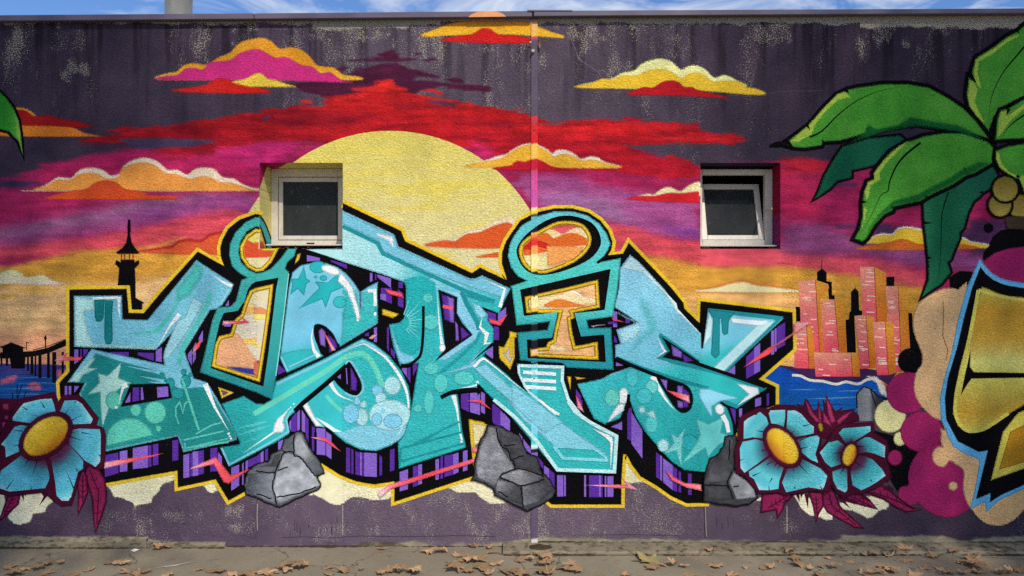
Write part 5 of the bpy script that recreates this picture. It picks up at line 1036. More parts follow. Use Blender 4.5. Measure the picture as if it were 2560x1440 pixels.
S_.sub('bubble').ell(1280 + 1770 / 4, 1080 + 100 / 4, 20, 19, 0, (50, 176, 178))
S_.sub('star').fill(t('23', '1590,20 1650,50 1720,-30 1700,60 1690,180 1690,330 1640,180 1530,210 1620,110'), (130, 214, 208)).fill(t('23', '1840,-130 1960,-80 2110,-150 2080,0 2200,60 2060,120 1960,240 1930,150 1700,310 1850,100 1880,20'), (112, 208, 200)).fill(t('22', '1340,1250 1410,1220 1435,1300 1380,1280'), PALE)
S_.sub('highlight').ell(1280 + 2070 / 4, 720 + 1210 / 4, 10, 12, -25, WHT).stroke(t('22', '2100,1270 2140,1340 2160,1440'), 12, WHT, w1=9)
hole = S_.sub('cut_out'); hole.fill(t('22', '1500,493 1862,735 1838,762 1508,688 1580,630'), BLK).fill(t('22', '1440,870 1600,920 1730,965 1785,1030 1802,1120 1775,1210 1710,1242 1640,1205 1550,1075'), BLK, smooth=3)
for p, k in (('1595,575 1690,640 1685,690 1610,670', 1), ('1700,660 1800,720 1720,740', 0), ('1490,915 1545,925 1540,1010', 1), ('1655,980 1700,985 1700,1090 1655,1080', 1), ('1655,1130 1700,1140 1700,1190 1660,1185', 1), ('1710,1000 1760,1050 1750,1180 1710,1190', 0)): hole.fill(t('22', p), PUL if k else PUD)
Paint('outline', None, mass).stroke(t('22', '1035,700 1200,775 1440,872 1500,890'), 9, BLK).stroke(t('22', '1840,752 2130,850 2530,985'), 9, BLK).fill(t('22', '1885,340 1905,330 1902,595 1893,600'), BLK).stroke(t('22', '2080,1140 2160,1190 2240,1440'), 6, BLK)
Paint('outline', None, mass).stroke(t('22', '940,1358 1060,1330 1140,1240 1165,1060'), 8, BLK, smooth=3)

# --- pink sparks
def spark(pts, col=None, white=None):
    P = Paint('painted_spark', 'pink zigzag spark across the letter shadow')
    A = np.array(pts); P.fill(pts, col or lin(pts[0], pts[len(pts) // 2], (0, PPK), (.5, PNK), (1, PNK)))
spark(t('02', '560,725 600,690 680,645 640,690 820,695 800,718 640,720 560,765 620,722'))
spark(t('02', '2240,335 2400,335 2450,325 2395,280 2492,342 2380,352 2235,360'))
spark(t('02', '1930,650 1960,570 2015,520 1990,590'))
spark(t('03', '1050,305 1300,265 1630,213 1350,285 1050,358'))
spark(RA('-20,920 50,880 320,768 350,800 520,1010 850,885 700,960 490,1105 430,1085 300,845 100,890'))
spark(RA('1600,498 1730,508 1790,515 1880,580 1985,680 1790,548'))
spark(t('13', '1220,610 1330,525 1560,460 2290,230 2160,185 2170,150 2400,198 2200,290 1470,525 1350,560 1245,650'), lin((950, 1240), (1240, 1125), (0, (250, 214, 214)), (.15, (250, 120, 130)), (.4, (250, 76, 92)), (.8, (252, 110, 120)), (1, (252, 200, 200))))
spark(t('12', '1300,15 1460,55 1470,90 1330,55'), PNK); spark(t('12', '685,455 720,500 790,615 765,620'), lin((810, 834), (836, 875), (0, PNK), (1, PPK))); spark(t('12', '2335,310 2430,335 2510,265 2440,370 2340,345'), PNK); spark(t('12', '1140,500 1170,475 1210,465 1160,505'), PPK)
spark(t('12', '2110,1128 2250,1120 2345,1205 2240,1140'), PNK)
spark(RB('1850,1135 2330,1135 2395,1140 2320,1045 2520,1190 2360,1165 2300,1170'), lin((1460, 0), (1595, 0), (0, PPK), (.5, PNK), (1, PPK)))
spark(t('23', '1530,375 1610,450 1720,510 1880,525 1885,575 1740,545 1600,475'), lin((1660, 0), (1752, 0), (0, PNK), (1, (252, 150, 150))))
spark(t('22', '1550,1025 1760,1075 1765,1135 1640,1080'), lin((1667, 976), (1720, 1000), (0, PNK), (.6, PNK), (1, PPK)))
spark(t('22', '1005,300 1115,338 1010,315'), PNK); spark(t('22', '640,1080 680,1150 710,1230 660,1190'), lin((1440, 990), (1456, 1026), (0, PNK), (1, PPK)))
spark(t('22', '2320,785 2560,600 2640,560 2560,660'), PNK)
spark(t('32', '0,620 260,440 260,345 410,345 230,470 0,625'), lin((1920, 880), (2020, 806), (0, PNK), (.6, (250, 140, 140)), (1, (246, 180, 176))))
spark(t('22', '800,380 930,370 810,385'), (220, 220, 224))

# --- rocks in front of the letters
def rock(label, outline, base, facets, lines):
    P = Paint('painted_rock', label); rj = random.Random(1); o2 = []
    for i_, a_ in enumerate(outline):
        b_ = outline[(i_ + 1) % len(outline)]
        o2 += [(a_[0] + (b_[0] - a_[0]) * u_ + rj.uniform(-1.3, 1.3), a_[1] + (b_[1] - a_[1]) * u_ + rj.uniform(-1.3, 1.3)) for u_ in (0, .25, .5, .75)]
    P.stroke(o2, 6.5, (20, 20, 22), closed=True); P.fill(o2, lambda Q: np.array(base, float) * (0.72 + 0.7 * fbm(Q, 18, 12, 61))[:, None], step=6)
    for pts, c in facets:
        def cf(Q, c=c):
            b = c(Q) if callable(c) else np.tile(np.array(c, float), (len(Q), 1))
            return b * (0.72 + 0.5 * fbm(Q, 16, 13, 60))[:, None]
        P.sub('rock_facet').soft(pts, cf, 3.5, step=3)
    L = P.sub('crack_line')
    rj = random.Random(len(label))
    for l in lines:
        l2 = smooth_pts(l, 5, False); l2 = [(x + rj.uniform(-1.5, 1.5), y + rj.uniform(-1.5, 1.5)) for x, y in l2]
        L.stroke(l2, 3.2, (20, 20, 22), taper=None)
G1 = lambda a, b, c1, c2: lin(a, b, (0, (c1,) * 3), (1, (c2,) * 3))
rock('three-faced grey rock under the third letter', RA('1410,425 1470,440 1510,520 1540,600 1620,720 1700,830 1745,960 1650,1000 1710,1130 1690,1170 1400,1290 1180,1405 1120,1395 860,1280 740,1240 715,1130 760,960 880,860 1030,830 1080,720 1210,660 1250,530'), (92, 94, 98),
     ((RA('1180,860 1220,730 1290,705 1370,730 1460,780 1560,900 1650,1010 1705,1130 1400,1270 1150,1390 1090,1190 1130,980'), lin(RA('1180,800')[0], RA('1250,1380')[0], (0, (150, 152, 156)), (.4, (178, 180, 184)), (.8, (180, 182, 186)), (1, (110, 112, 114)))),
      (RA('1400,450 1460,450 1500,560 1560,660 1640,790 1560,850 1480,770 1380,700 1375,560'), lin(RA('1420,450')[0], RA('1600,830')[0], (0, (140, 142, 144)), (.6, (166, 168, 170)), (1, (110, 112, 114)))),
      (RA('760,980 1090,970 1100,1060 1070,1170 1110,1370 870,1270 750,1200'), lin(RA('760,1000')[0], RA('1100,1100')[0], (0, (80, 84, 90)), (1, (140, 144, 150)))), (RA('900,880 1060,850 1110,740 1180,710 1150,880'), (78, 80, 82))),
     (RA('1250,690 1190,780 1120,960 1080,1150 1110,1260 1130,1390'), RA('1370,470 1365,720 1460,770 1560,900 1650,1010'), RA('860,940 1000,960 1120,960'), RA('1210,680 1360,690'), RA('1150,930 1280,885'), RA('1140,1290 1400,1250 1660,1150'), RA('870,1250 1060,1310')))
rock('tall dark grey rock with a square block at its foot', RB('545,340 650,355 810,420 950,490 1000,620 1040,720 1170,760 1200,850 1240,980 1310,1020 1420,1200 1380,1290 1180,1400 1060,1460 960,1410 640,1250 620,1170 480,1090 340,1045 370,980 365,850 430,600 440,540 500,460'), (74, 74, 77),
     ((RB('540,360 640,370 670,560 760,720 860,850 880,930 720,960 680,1020 620,1140 400,1020 380,860 440,600 520,470'), lin(RB('450,500')[0], RB('800,1000')[0], (0, (132, 132, 136)), (.5, (160, 160, 164)), (1, (132, 132, 136)))),
      (RB('690,1010 760,970 860,950 980,910 1100,940 1280,1020 1200,1080 980,1140 860,1080'), lin(RB('700,1000')[0], RB('1250,1030')[0], (0, (150, 150, 152)), (.5, (150, 150, 152)), (1, (80, 80, 84)))),
      (RB('660,1060 860,1100 960,1150 970,1390 700,1260 640,1200'), lin(RB('700,1100')[0], RB('900,1350')[0], (0, (140, 140, 144)), (1, (70, 70, 72)))), (RB('990,1150 1200,1100 1300,1060 1400,1200 1180,1360 1010,1400'), lin(RB('1000,1200')[0], RB('1400,1200')[0], (0, (130, 130, 134)), (1, (60, 60, 64)))),
      (RB('680,390 800,430 940,520 980,640 800,650 720,560'), (82, 82, 86)), (RB('820,680 990,660 1050,730 1180,780 1190,880 1240,980 1100,920 900,880'), (76, 76, 80))),
     (RB('650,360 660,500 720,610 800,660 830,780 880,830 885,920'), RB('740,600 900,590'), RB('690,1020 760,970 980,910 1280,1020'), RB('690,1020 860,1090 980,1140 1200,1080 1290,1040'), RB('980,1140 985,1300 1010,1430'), RB('660,1210 800,1290'), RB('860,780 1010,740')))
rock('dark grey rock leaning on the blue flowers', Q2('290,600 400,585 420,640 385,800 385,1030 440,1110 560,1190 640,1270 690,1400 600,1470 400,1500 0,1440 0,1180 40,1010 80,900 200,820 270,720'), (66, 66, 68),
     ((Q2('300,620 375,620 370,820 370,1030 310,1180 40,1190 70,1020 110,910 220,820 290,720'), lin(Q2('300,600')[0], Q2('150,1200')[0], (0, (92, 92, 94)), (.5, (70, 70, 72)), (1, (100, 100, 102)))), (Q2('390,1070 550,1180 650,1290 680,1390 430,1420 370,1270 330,1190'), lin(Q2('350,1200')[0], Q2('650,1400')[0], (0, (140, 140, 142)), (1, (160, 160, 162)))), (Q2('40,1250 310,1290 370,1420 60,1420'), (76, 76, 78))),
     (Q2('0,1235 150,1240 310,1260 380,1420'), Q2('370,1040 310,1180 330,1280'), Q2('380,1260 450,1240'), Q2('340,640 320,900')))

# --- flowers
MRN = (78, 18, 44); MR2 = (168, 44, 92)
def mleaf(pts, rib=None):
    P = Paint('painted_flower_leaf', 'pointed crimson leaf under the blue flowers')
    P.stroke(pts, 7, MRN, closed=True); P.fill(pts, lin(pts[0], pts[len(pts) // 2], (0, (130, 34, 76)), (1, MR2)))
    if rib:
        V = P.sub('leaf_vein'); V.stroke(rib, 3, MRN)
        r = [np.array(p) for p in rib]
        for u in (.25, .45, .65, .85):
            k = u * (len(r) - 1); i = min(int(k), len(r) - 2); c = r[i] + (r[i + 1] - r[i]) * (k - i); d = r[-1] - r[0]; d = d / np.hypot(*d); n_ = np.array([-d[1], d[0]])
            V.stroke([c, c - d * 8 + n_ * 9], 1.8, MRN).stroke([c, c - d * 8 - n_ * 9], 1.8, MRN)
mleaf(t('03', '900,330 980,380 1040,480 1055,620 1050,700 1000,850 960,975 945,800 940,680 900,540 850,430'), t('03', '900,380 990,600 970,920'))
mleaf(t('03', '830,390 860,450 870,600 830,700 790,800 800,650 790,500'), t('03', '830,430 830,700'))
mleaf(t('03', '100,610 190,620 170,720 90,790 10,870 60,730'), t('03', '140,630 40,830'))
T3 = T('33')
mleaf(T3('-50,640 60,620 250,620 160,690 130,780 100,830 95,760 -60,790'), T3('200,640 0,760'))
mleaf(T3('420,600 530,620 550,720 500,800 480,875 470,760'), T3('480,640 490,840'))
mleaf(T3('560,640 600,510 660,620 700,740 780,820 930,950 870,940 700,850 600,790 560,720'), T3('600,600 640,740 880,930'))
mleaf(T3('790,640 900,610 1000,680 1068,755 950,720 830,690'), T3('820,640 1040,745'))
mleaf(T3('1010,600 1120,540 1230,610 1320,690 1420,760 1500,775 1380,785 1260,730 1150,650'), T3('1040,600 1220,660 1460,772'))
sp2 = random.Random(4)
for conv, lst in ((T3, '290,600 315,692;340,600 330,660;385,620 400,765;250,610 180,720;700,640 820,760;760,660 872,722;820,680 900,700;930,640 1030,690;1150,560 1260,560;1180,500 1240,440;1190,540 1260,590;640,560 560,640;-80,560 -60,640;1060,620 1000,600'), (T('03'), '215,590 240,690;480,600 395,735;430,600 440,650;60,590 70,640;260,600 255,640;520,650 545,668')):
    for ab in lst.split(';'):
        Paint('painted_thorn', 'thin dark crimson thorn below the blue flowers').stroke(conv(ab), 11, MRN, taper='e')
for a_, b_ in (('1330,420', '1250,210'), ('1420,400', '1290,150'), ('1500,420', '1480,250'), ('1700,400', '1590,100'), ('1740,420', '1830,200'), ('1800,400', '1930,270'), ('1880,420', '2060,300'), ('1560,400', '1530,130'), ('1900,440', '2050,360')):
    Paint('painted_thorn', 'thin dark crimson thorn around the spiky bud').stroke(Q2(a_ + ' ' + b_), 9, MRN, taper='e')
spk = Paint('painted_flower_bud', 'spiky crimson bud opening above the small blue flower')
spk.fill(Q2('1240,160 1330,190 1350,95 1380,110 1450,250 1510,230 1525,130 1540,180 1560,260 1600,250 1580,90 1620,180 1625,40 1680,150 1750,260 1850,200 1810,250 2000,230 1990,260 2060,320 2060,380 1800,440 1760,620 1600,620 1500,500 1400,420'), MRN)
for p in ('1350,110 1440,270 1540,390 1490,390 1400,270', '1525,180 1545,280 1560,390 1530,340', '1630,90 1680,180 1740,390 1700,410 1660,290', '1960,260 1880,350 1790,420 1780,380 1860,310', '1590,280 1660,380 1690,450 1600,390'): spk.sub('bud_petal').fill(Q2(p), (172, 54, 100))
spk.sub('bud_center').ell(*Q2('1552,470')[0], 4.5, 10, -12, (176, 142, 40))
def flower(label, base, petals, cen, strokes, ph=(104, 200, 204)):
    P = Paint('painted_flower', label); P.fill(base, MRN)
    cx, cy, rx, ry, rot = cen
    for p in petals:
        p = shrink(p, 1.6); A = np.array(p); R = np.hypot(A[:, 0] - cx, A[:, 1] - cy).max()
        P.sub('petal').fill(p, rad((cx, cy), R, R, (0, (90, 30, 60)), (.36, (84, 44, 72)), (.50, (64, 140, 152)), (.66, ph), (.86, (96, 196, 206)), (1, (176, 222, 228))), step=6)
    K = P.sub('petal_line')
    for s_ in strokes: K.stroke(s_, 3.2, (30, 14, 34), taper='e')
    P.sub('flower_center').fill(ell(cx, cy, rx * 1.2 + 2, ry * 1.24 + 2, rot), MRN)
    c = math.radians(rot + 90); P.sub('flower_center').fill(ell(cx, cy, rx, ry, rot), lin((cx + ry * math.cos(c), cy + ry * math.sin(c)), (cx - ry * math.cos(c), cy - ry * math.sin(c)), (0, (176, 104, 34)), (.4, (222, 176, 46)), (1, (228, 196, 70))), step=5)
flower('large blue flower with a tilted yellow centre beside the leaning rock', Q2('450,360 500,310 720,200 850,220 960,165 1200,175 1340,260 1480,400 1530,520 1560,620 1540,720 1500,800 1560,960 1660,1080 1690,1200 1640,1310 1400,1310 1080,1370 980,1330 720,1340 600,1200 530,1100 420,1080 400,760 450,640'),
       [Q2('515,390 570,340 740,250 830,330 860,420 800,520 780,620 640,605 510,630'), Q2('845,280 870,232 1080,225 1080,330 1060,480 960,430 880,420'), Q2('1095,235 1200,232 1290,280 1400,410 1460,450 1460,550 1330,580 1180,600 1080,520'), Q2('1210,630 1350,590 1500,565 1535,600 1525,680 1480,820 1520,950 1400,900 1280,800'), Q2('1280,870 1380,920 1550,1010 1640,1110 1600,1250 1570,1300 1380,1270 1080,1340 1020,1200 1100,1000 1230,930'),
        Q2('880,850 980,950 1060,1000 1000,1180 990,1290 860,1310 720,1305 650,1160 590,1120 580,1050'), Q2('500,650 680,615 800,650 860,780 880,820 700,960 530,1080 470,1010 460,740')], (1760 + 1035 * .1875, 980 + 715 * .1875, 50, 29, 52),
       [Q2(s) for s in ('860,420 820,280', '1060,500 1090,250', '1130,560 1200,500', '780,525 670,505', '1280,750 1390,715', '1240,940 1410,1120', '1180,980 1185,1050', '960,940 920,1000', '1020,950 960,1030', '830,960 930,900', '760,780 840,750', '1310,450 1430,415', '900,1140 850,1220', '640,1110 770,1050', '460,910 530,880', '860,1310 850,1230', '1200,1280 1198,1230', '1560,1290 1520,1220', '1260,640 1470,560', '1290,860 1520,970', '700,290 660,300')])
flower('small blue flower with a narrow yellow centre beside the magenta bubbles', Q2('1500,800 1640,630 1740,480 1830,420 2240,400 2260,540 2420,640 2450,760 2420,900 2470,1060 2450,1150 2300,1260 2100,1350 2000,1340 1860,1400 1720,1280 1660,1080 1560,960'),
       [Q2('1520,800 1640,660 1770,630 1840,680 1880,720 1840,880 1820,960 1680,1005 1600,940'), Q2('1770,540 1840,470 2210,440 2215,520 2020,640 1980,680 1920,680 1880,690'), Q2('2010,660 2130,590 2200,590 2410,710 2400,880 2250,820 2150,800 2040,810'), Q2('2030,850 2120,840 2230,880 2370,1020 2415,1110 2290,1200 2190,1260 2080,1310 1960,1240 1930,1060 1960,980'), Q2('1690,1050 1850,990 1900,1010 1905,1300 1870,1340 1760,1290 1700,1170')], (1760 + 1925 * .1875, 980 + 830 * .1875, 26, 14.5, -72),
       [Q2(s) for s in ('1950,660 1948,590', '1890,700 1800,640', '1840,800 1700,815', '1830,960 1680,1010', '2030,720 2160,715', '2030,820 2200,830', '1990,920 2120,1000', '1920,1000 1915,1290', '1850,1000 1790,1110', '2000,660 2080,600', '2200,1160 2240,1210', '1980,880 2040,885')], (74, 178, 178))
sd0 = Paint('painted_flower_stem', 'dark crimson bed with pink dots beside the left flower'); sd0.fill(Q1('-60,230 60,215 380,230 420,560 260,1100 -60,1100'), MRN)
for x, y, rx in ((115, 370, 62), (135, 590, 40), (100, 740, 62)): sd0.sub('pink_dot').soft(ell(x / 8, 970 + y / 8, rx / 8, rx / 8), (168, 52, 104), 2)
for p in ('340,250 350,-80', '340,250 440,-60', '260,230 250,90', '480,190 520,70'): sd0.sub('reed').stroke(Q1(p), 2.2, (16, 24, 60))
flower('big blue flower with a slanting yellow centre at the foot of the first letter', Q1('200,560 380,220 700,160 1100,80 1160,300 1260,150 1560,130 1680,220 1980,600 1930,740 2080,800 2120,950 2110,1320') + t('03', '1040,350 980,380 880,330 850,380 800,410 760,600 720,730 620,740 540,690 440,600 100,640 -60,600 -60,160'),
       [Q1('420,350 480,290 800,215 1050,195 1100,330 1140,520 980,545 840,620 680,720 250,660 250,580'), Q1('1290,240 1540,230 1650,300 1880,620 1830,720 1390,740 1330,640 1240,560 1180,500'), Q1('1400,830 1600,795 2010,810 2035,930 2030,1330') + t('03', '1010,300 960,355 850,290 690,120 690,20'), t('03', '640,115 700,120 840,280 840,370 790,400 745,560 720,650 690,692 620,690 565,640 550,500 510,280 480,240'), t('03', '450,250 480,330 505,430 500,480 460,565 100,600 10,570 -40,560 10,380 230,215 300,240'),
        Q1('290,770 420,730 620,750 560,880 500,1060 480,1240 120,1400 100,1180 10,1130 130,990')], (115.5, 1090, 62, 38, -38),
       [Q1(s) for s in ('980,560 930,450', '830,630 670,510', '900,390 800,230', '560,430 420,360', '1280,580 1390,400', '1370,690 1640,530', '1350,890 1520,890', '1370,950 1680,1070', '1640,890 1880,930', '1500,290 1550,240', '420,1120 260,1165', '460,860 260,840', '650,740 300,670')] + [t('03', s) for s in ('300,250 245,350', '385,255 330,440', '575,190 600,240', '740,560 660,370', '70,570 150,460', '315,580 320,540', '780,390 755,340', '1010,240 980,215')], (96, 184, 206))
# --- cracks, plaster seams and drips on the wall
def mark(name, pts, w, c, **k): Paint(name).stroke(pts, w, c, **k)
CR = (206, 198, 184); DK = (58, 48, 62)
mark('crack', g('1424,92 1430,104 1438,122 1444,140 1452,152 1466,160 1480,170 1496,180 1502,192'), 1.1, (140, 130, 134))
mark('crack', g('1496,178 1504,175 1514,180 1520,190'), 1.0, (140, 130, 134))
mark('crack', g('1820,238 1850,240 1880,243 1920,234 1960,228 2000,228 2060,227'), .8, (112, 100, 110))
mark('crack', g('2357,752 2358,790 2356,838 2362,856 2369,875 2364,900'), 1.5, (150, 110, 76))
for x, y0, y1 in ((643, 1240, 1330),):
    mark('plaster_seam', [(x + .4 * math.sin(y * .05), y) for y in range(y0, y1, 40)], 0.7, (104, 92, 98) if y0 > 1000 else (70, 120, 122) if x == 857 else (120, 84, 76))
mark('plaster_seam', g('857,1262 857,1338'), 1.6, (186, 176, 160)); mark('plaster_seam', g('1762,1262 1763,1300 1765,1340'), 2.2, (150, 138, 120)); mark('plaster_seam', g('1967,1264 1967,1332'), 1.8, (190, 176, 150)); mark('plaster_seam', g('645,1258 644,1290 645,1325'), 2.0, (176, 166, 150))
rk = random.Random(2)
for x0, x1 in ((650, 850), (1770, 1840)):
    for k in range(15 if x0 < 1000 else 5):
        x = rk.uniform(x0, x1); y = rk.uniform(1285, 1325); mark('drip_crack', [(x, y), (x + rk.uniform(-1, 1), y + rk.uniform(8, 26))], 1.2, DK)
mark('crack', g('705,1344 760,1342 820,1345 900,1340 1010,1342 1160,1339 1240,1342'), 1.4, (60, 50, 66))
mark('crack', g('1480,1338 1560,1336 1700,1339'), 1.3, (66, 56, 72))
for p_ in PAINTS: p_.build()
print('PAINT LEVELS', max(b[4] for b in _boxes))
# ------------------------------------------------------------------ ground, kerb strip, plinth
def asphalt():
    N = NT('asphalt')
    fine = N.noise(N.pos(), 260, 3, 0.7); big = N.noise(N.pos(), 1.7, 5, 0.6); mid = N.noise(N.pos(), 14, 5, 0.6)
    c = N.mix(N.rng(big, 0.35, 0.65), rgba((132, 120, 100)), rgba((148, 135, 113)))
    c = N.mix(N.rng(mid, 0.58, 0.72, 0, 0.5), c, rgba((92, 84, 72)))
    c = N.mix(N.rng(fine, 0.62, 0.75, 0, 0.45), c, rgba((176, 166, 148)))
    c = N.mix(N.rng(fine, 0.38, 0.25, 0, 0.45), c, rgba((70, 64, 56)))
    cr = N.a('ShaderNodeTexVoronoi', {'Vector': N.a('ShaderNodeVectorMath', {0: N.pos(), 1: N.a('ShaderNodeVectorMath', {0: N.a('ShaderNodeTexNoise', {'Vector': N.pos(), 'Scale': 4.0, 'Detail': 4.0}).outputs['Color'], 'Scale': 0.5}, operation='SCALE').outputs[0]}, operation='ADD').outputs[0], 'Scale': 0.8}, feature='DISTANCE_TO_EDGE').outputs['Distance']
    c = N.mix(N.rng(cr, 0.006, 0.001, 0, 0.75), c, rgba((60, 54, 46)))
    nr = N.bump(N.math('ADD', fine, N.math('MULTIPLY', mid, 0.6)), 0.004, 0.8)
    return N.end(N.pbr(c, 0.88, 0.25, nr).outputs[0])
M_asph = asphalt()
gxs = [-400, -60, -12, -5, -2.5, 0, 2.5, 5, 12, 60, 400]; gys = [-400, -60, -14, -6, -3, -1.5, -0.6, 0.3, 8, 60, 600]
V = [(x, y, 0) for y in gys for x in gxs]; n = len(gxs)
ground = mesh_obj('ground', V, [(j * n + i, j * n + i + 1, (j + 1) * n + i + 1, (j + 1) * n + i) for j in range(len(gys) - 1) for i in range(n - 1)], M_asph)
tag(ground, 'worn grey-brown asphalt strewn with dry leaves', kind='structure')
M_conc = simple('old_concrete', (134, 122, 100), 0.9, 0.2, 0, 0.16, 7, bump=0.006, bscale=60, dirt=((58, 54, 40), (3, 3, 9), 6, 0.50, 0.8))
rng_ = random.Random(5)
def strip(name, x0, x1, prof, mat, jit=0.004):
    """extruded strip along the wall with an uneven edge"""
    m = int((x1 - x0) / 0.03); V, Fc = [], []
    for i in range(m + 1):
        x = x0 + (x1 - x0) * i / m
        w = 0.6 * math.sin(x * 3.1) + 0.4 * math.sin(x * 7.7 + 1)
        for k, (y, z) in enumerate(prof):
            V.append((x, y + (jit * w + rng_.uniform(-jit, jit) * .5) * (0 < k < len(prof) - 1), z + rng_.uniform(-jit, jit) * .5 * (0 < k < len(prof) - 1)))
    n = len(prof)
    for i in range(m):
        for k in range(n - 1):
            a = i * n + k; Fc.append((a, a + n, a + n + 1, a + 1))
    return mesh_obj(name, V, Fc, mat)
kerb = strip('kerb', wx(1258), wx(3440), [(-0.172, -0.01), (-0.170, 0.012), (-0.160, 0.024), (-0.10, 0.027), (-0.012, 0.030), (0.004, 0.030)], M_conc)
tag(kerb, 'low concrete kerb strip along the right part of the wall', kind='structure')
pl = strip('plinth', wx(-880), wx(372), [(-0.034, -0.01), (-0.032, 0.04), (-0.026, 0.056), (-0.012, 0.066), (0.004, 0.068)], M_conc, 0.013)
pl.parent = building; pl['label'] = 'rough concrete plinth along the wall foot'
pl2 = strip('plinth', wx(374), wx(566), [(-0.030, -0.01), (-0.026, 0.018), (-0.018, 0.03), (0.004, 0.034)], M_conc, 0.010)
pl2.parent = building; pl2['label'] = 'crumbled low end of the concrete plinth'

def gp(px, py, z=0.0):
    d = F * (CAMZ - z) / (py - 720); return Vector(((px - 1280) * d / F, d - D, z))

# dirt heap at the foot of the joint
M_dirt = simple('dirt', (70, 58, 42), 0.95, 0.1, 0, 0.3, 40, bump=0.01)
def mound(px, py, rx, ry, h, label):
    V, Fc = [(0, 0, h)], []; k = 18
    for r_ in (0.35, 0.7, 1.0):
        for i in range(k):
            a = 2 * math.pi * i / k; jt = 1 + rng_.uniform(-.16, .16)
            V.append((rx * r_ * jt * math.cos(a), ry * r_ * jt * math.sin(a), h * (1 - r_) ** 1.1 * rng_.uniform(.8, 1.2) - (0.004 if r_ == 1 else 0)))
    Fc += [(0, 1 + i, 1 + (i + 1) % k) for i in range(k)]
    for r_ in range(2):
        b = 1 + r_ * k; Fc += [(b + i, b + k + i, b + k + (i + 1) % k, b + (i + 1) % k) for i in range(k)]
    o = mesh_obj('dirt_heap', V, Fc, M_dirt, smooth=True); o.location = gp(px, py, 0.0); o.location.z = 0.024
    tag(o, label, kind='stuff'); return o
mound(1350, 1378, 0.10, 0.055, 0.028, 'small heap of dark soil at the foot of the joint cover')

# ------------------------------------------------------------------ fallen plane leaves
def leaf_mat(name, c1, c2, c3):
    N = NT(name)
    oi = N.a('ShaderNodeObjectInfo').outputs['Random']
    tc = N.a('ShaderNodeTexCoord').outputs['Object']
    n = N.noise(tc, 22, 4, 0.6)
    c = N.mix(N.rng(n, 0.35, 0.65), rgba(c1), rgba(c2))
    c = N.mix(N.math('MULTIPLY', oi, 0.7), c, rgba(c3))
    sp = N.a('ShaderNodeSeparateXYZ', {0: tc}); 
    vein = N.rng(N.math('ABSOLUTE', sp.outputs[0]), 0.0012, 0.004, 0.5, 0.0)
    c = N.mix(vein, c, rgba((214, 180, 130)))
    b = N.pbr(c, 0.7, 0.25, N.bump(N.noise(tc, 90, 3, 0.6), 0.002))
    tl = N.a('ShaderNodeBsdfTranslucent', {'Color': c}).outputs[0]
    return N.end(N.a('ShaderNodeMixShader', {0: 0.15, 1: b.outputs[0], 2: tl}).outputs[0])
M_leaf = leaf_mat('dry_leaf', (206, 168, 128), (182, 142, 102), (124, 92, 64))
M_leaf_g = leaf_mat('fading_leaf', (176, 164, 104), (156, 144, 86), (170, 140, 90))
PROF = [(0, -.05), (.10, -.10), (.24, -.18), (.30, -.08), (.46, -.02), (.40, .06), (.36, .12), (.52, .26), (.60, .40), (.42, .34), (.30, .30), (.24, .40), (.22, .52), (.12, .58), (.0, .80)]
def leaf_mesh(seed, curl, fold, wav, mat):
    r = random.Random(seed); R = [(x * r.uniform(.88, 1.12), y * r.uniform(.92, 1.08)) for x, y in PROF]
    L = [(-x * r.uniform(.88, 1.1), y * r.uniform(.92, 1.1)) for x, y in PROF[1:-1]][::-1]
    out = R + L; ring2 = [(x * .55, .12 + (y - .12) * .55) for x, y in out]
    V2 = [(0, .12)] + ring2 + out; n = len(out)
    ph = r.uniform(0, 6); V = []
    for x, y in V2:
        rr = math.hypot(x, y - .12); a = math.atan2(y - .12, x)
        z = curl * rr * rr + fold * abs(x) * .9 + wav * rr * math.sin(3 * a + ph) + wav * .6 * rr * math.sin(7 * a + 2 * ph)
        V.append((x * (1 - abs(fold) * .25), y - .12, z))
    zm = min(v[2] for v in V); V = [(x * .14, y * .14, (z - zm) * .14 + 0.001) for x, y, z in V]
    Fc = [(0, 1 + i, 1 + (i + 1) % n) for i in range(n)] + [(1 + i, 1 + n + i, 1 + n + (i + 1) % n, 1 + (i + 1) % n) for i in range(n)]
    # stalk
    b = len(V); s = [(0, -.02, .004), (.004, -.05, .006), (.010, -.085, .012)]
    for x, y, z in s: V += [(x - .0014, y, z), (x + .0014, y, z), (x, y, z + .002)]
    for i in range(2): Fc += [(b + 3 * i + k, b + 3 * i + (k + 1) % 3, b + 3 * i + 3 + (k + 1) % 3, b + 3 * i + 3 + k) for k in range(3)]
    me = bpy.data.meshes.new('dry_leaf'); me.from_pydata(V, [], Fc); me.update(); me.materials.append(mat)
    me.polygons.foreach_set('use_smooth', [True] * len(me.polygons)); return me
LM = [leaf_mesh(1, .35, .1, .16, M_leaf), leaf_mesh(2, -.3, .25, .2, M_leaf), leaf_mesh(3, .7, .5, .22, M_leaf), leaf_mesh(4, -.5, -.25, .25, M_leaf), leaf_mesh(5, .1, .05, .14, M_leaf), leaf_mesh(6, .9, .9, .3, M_leaf), leaf_mesh(7, .3, -.5, .3, M_leaf)]
LMG = leaf_mesh(9, .5, .2, .2, M_leaf_g)
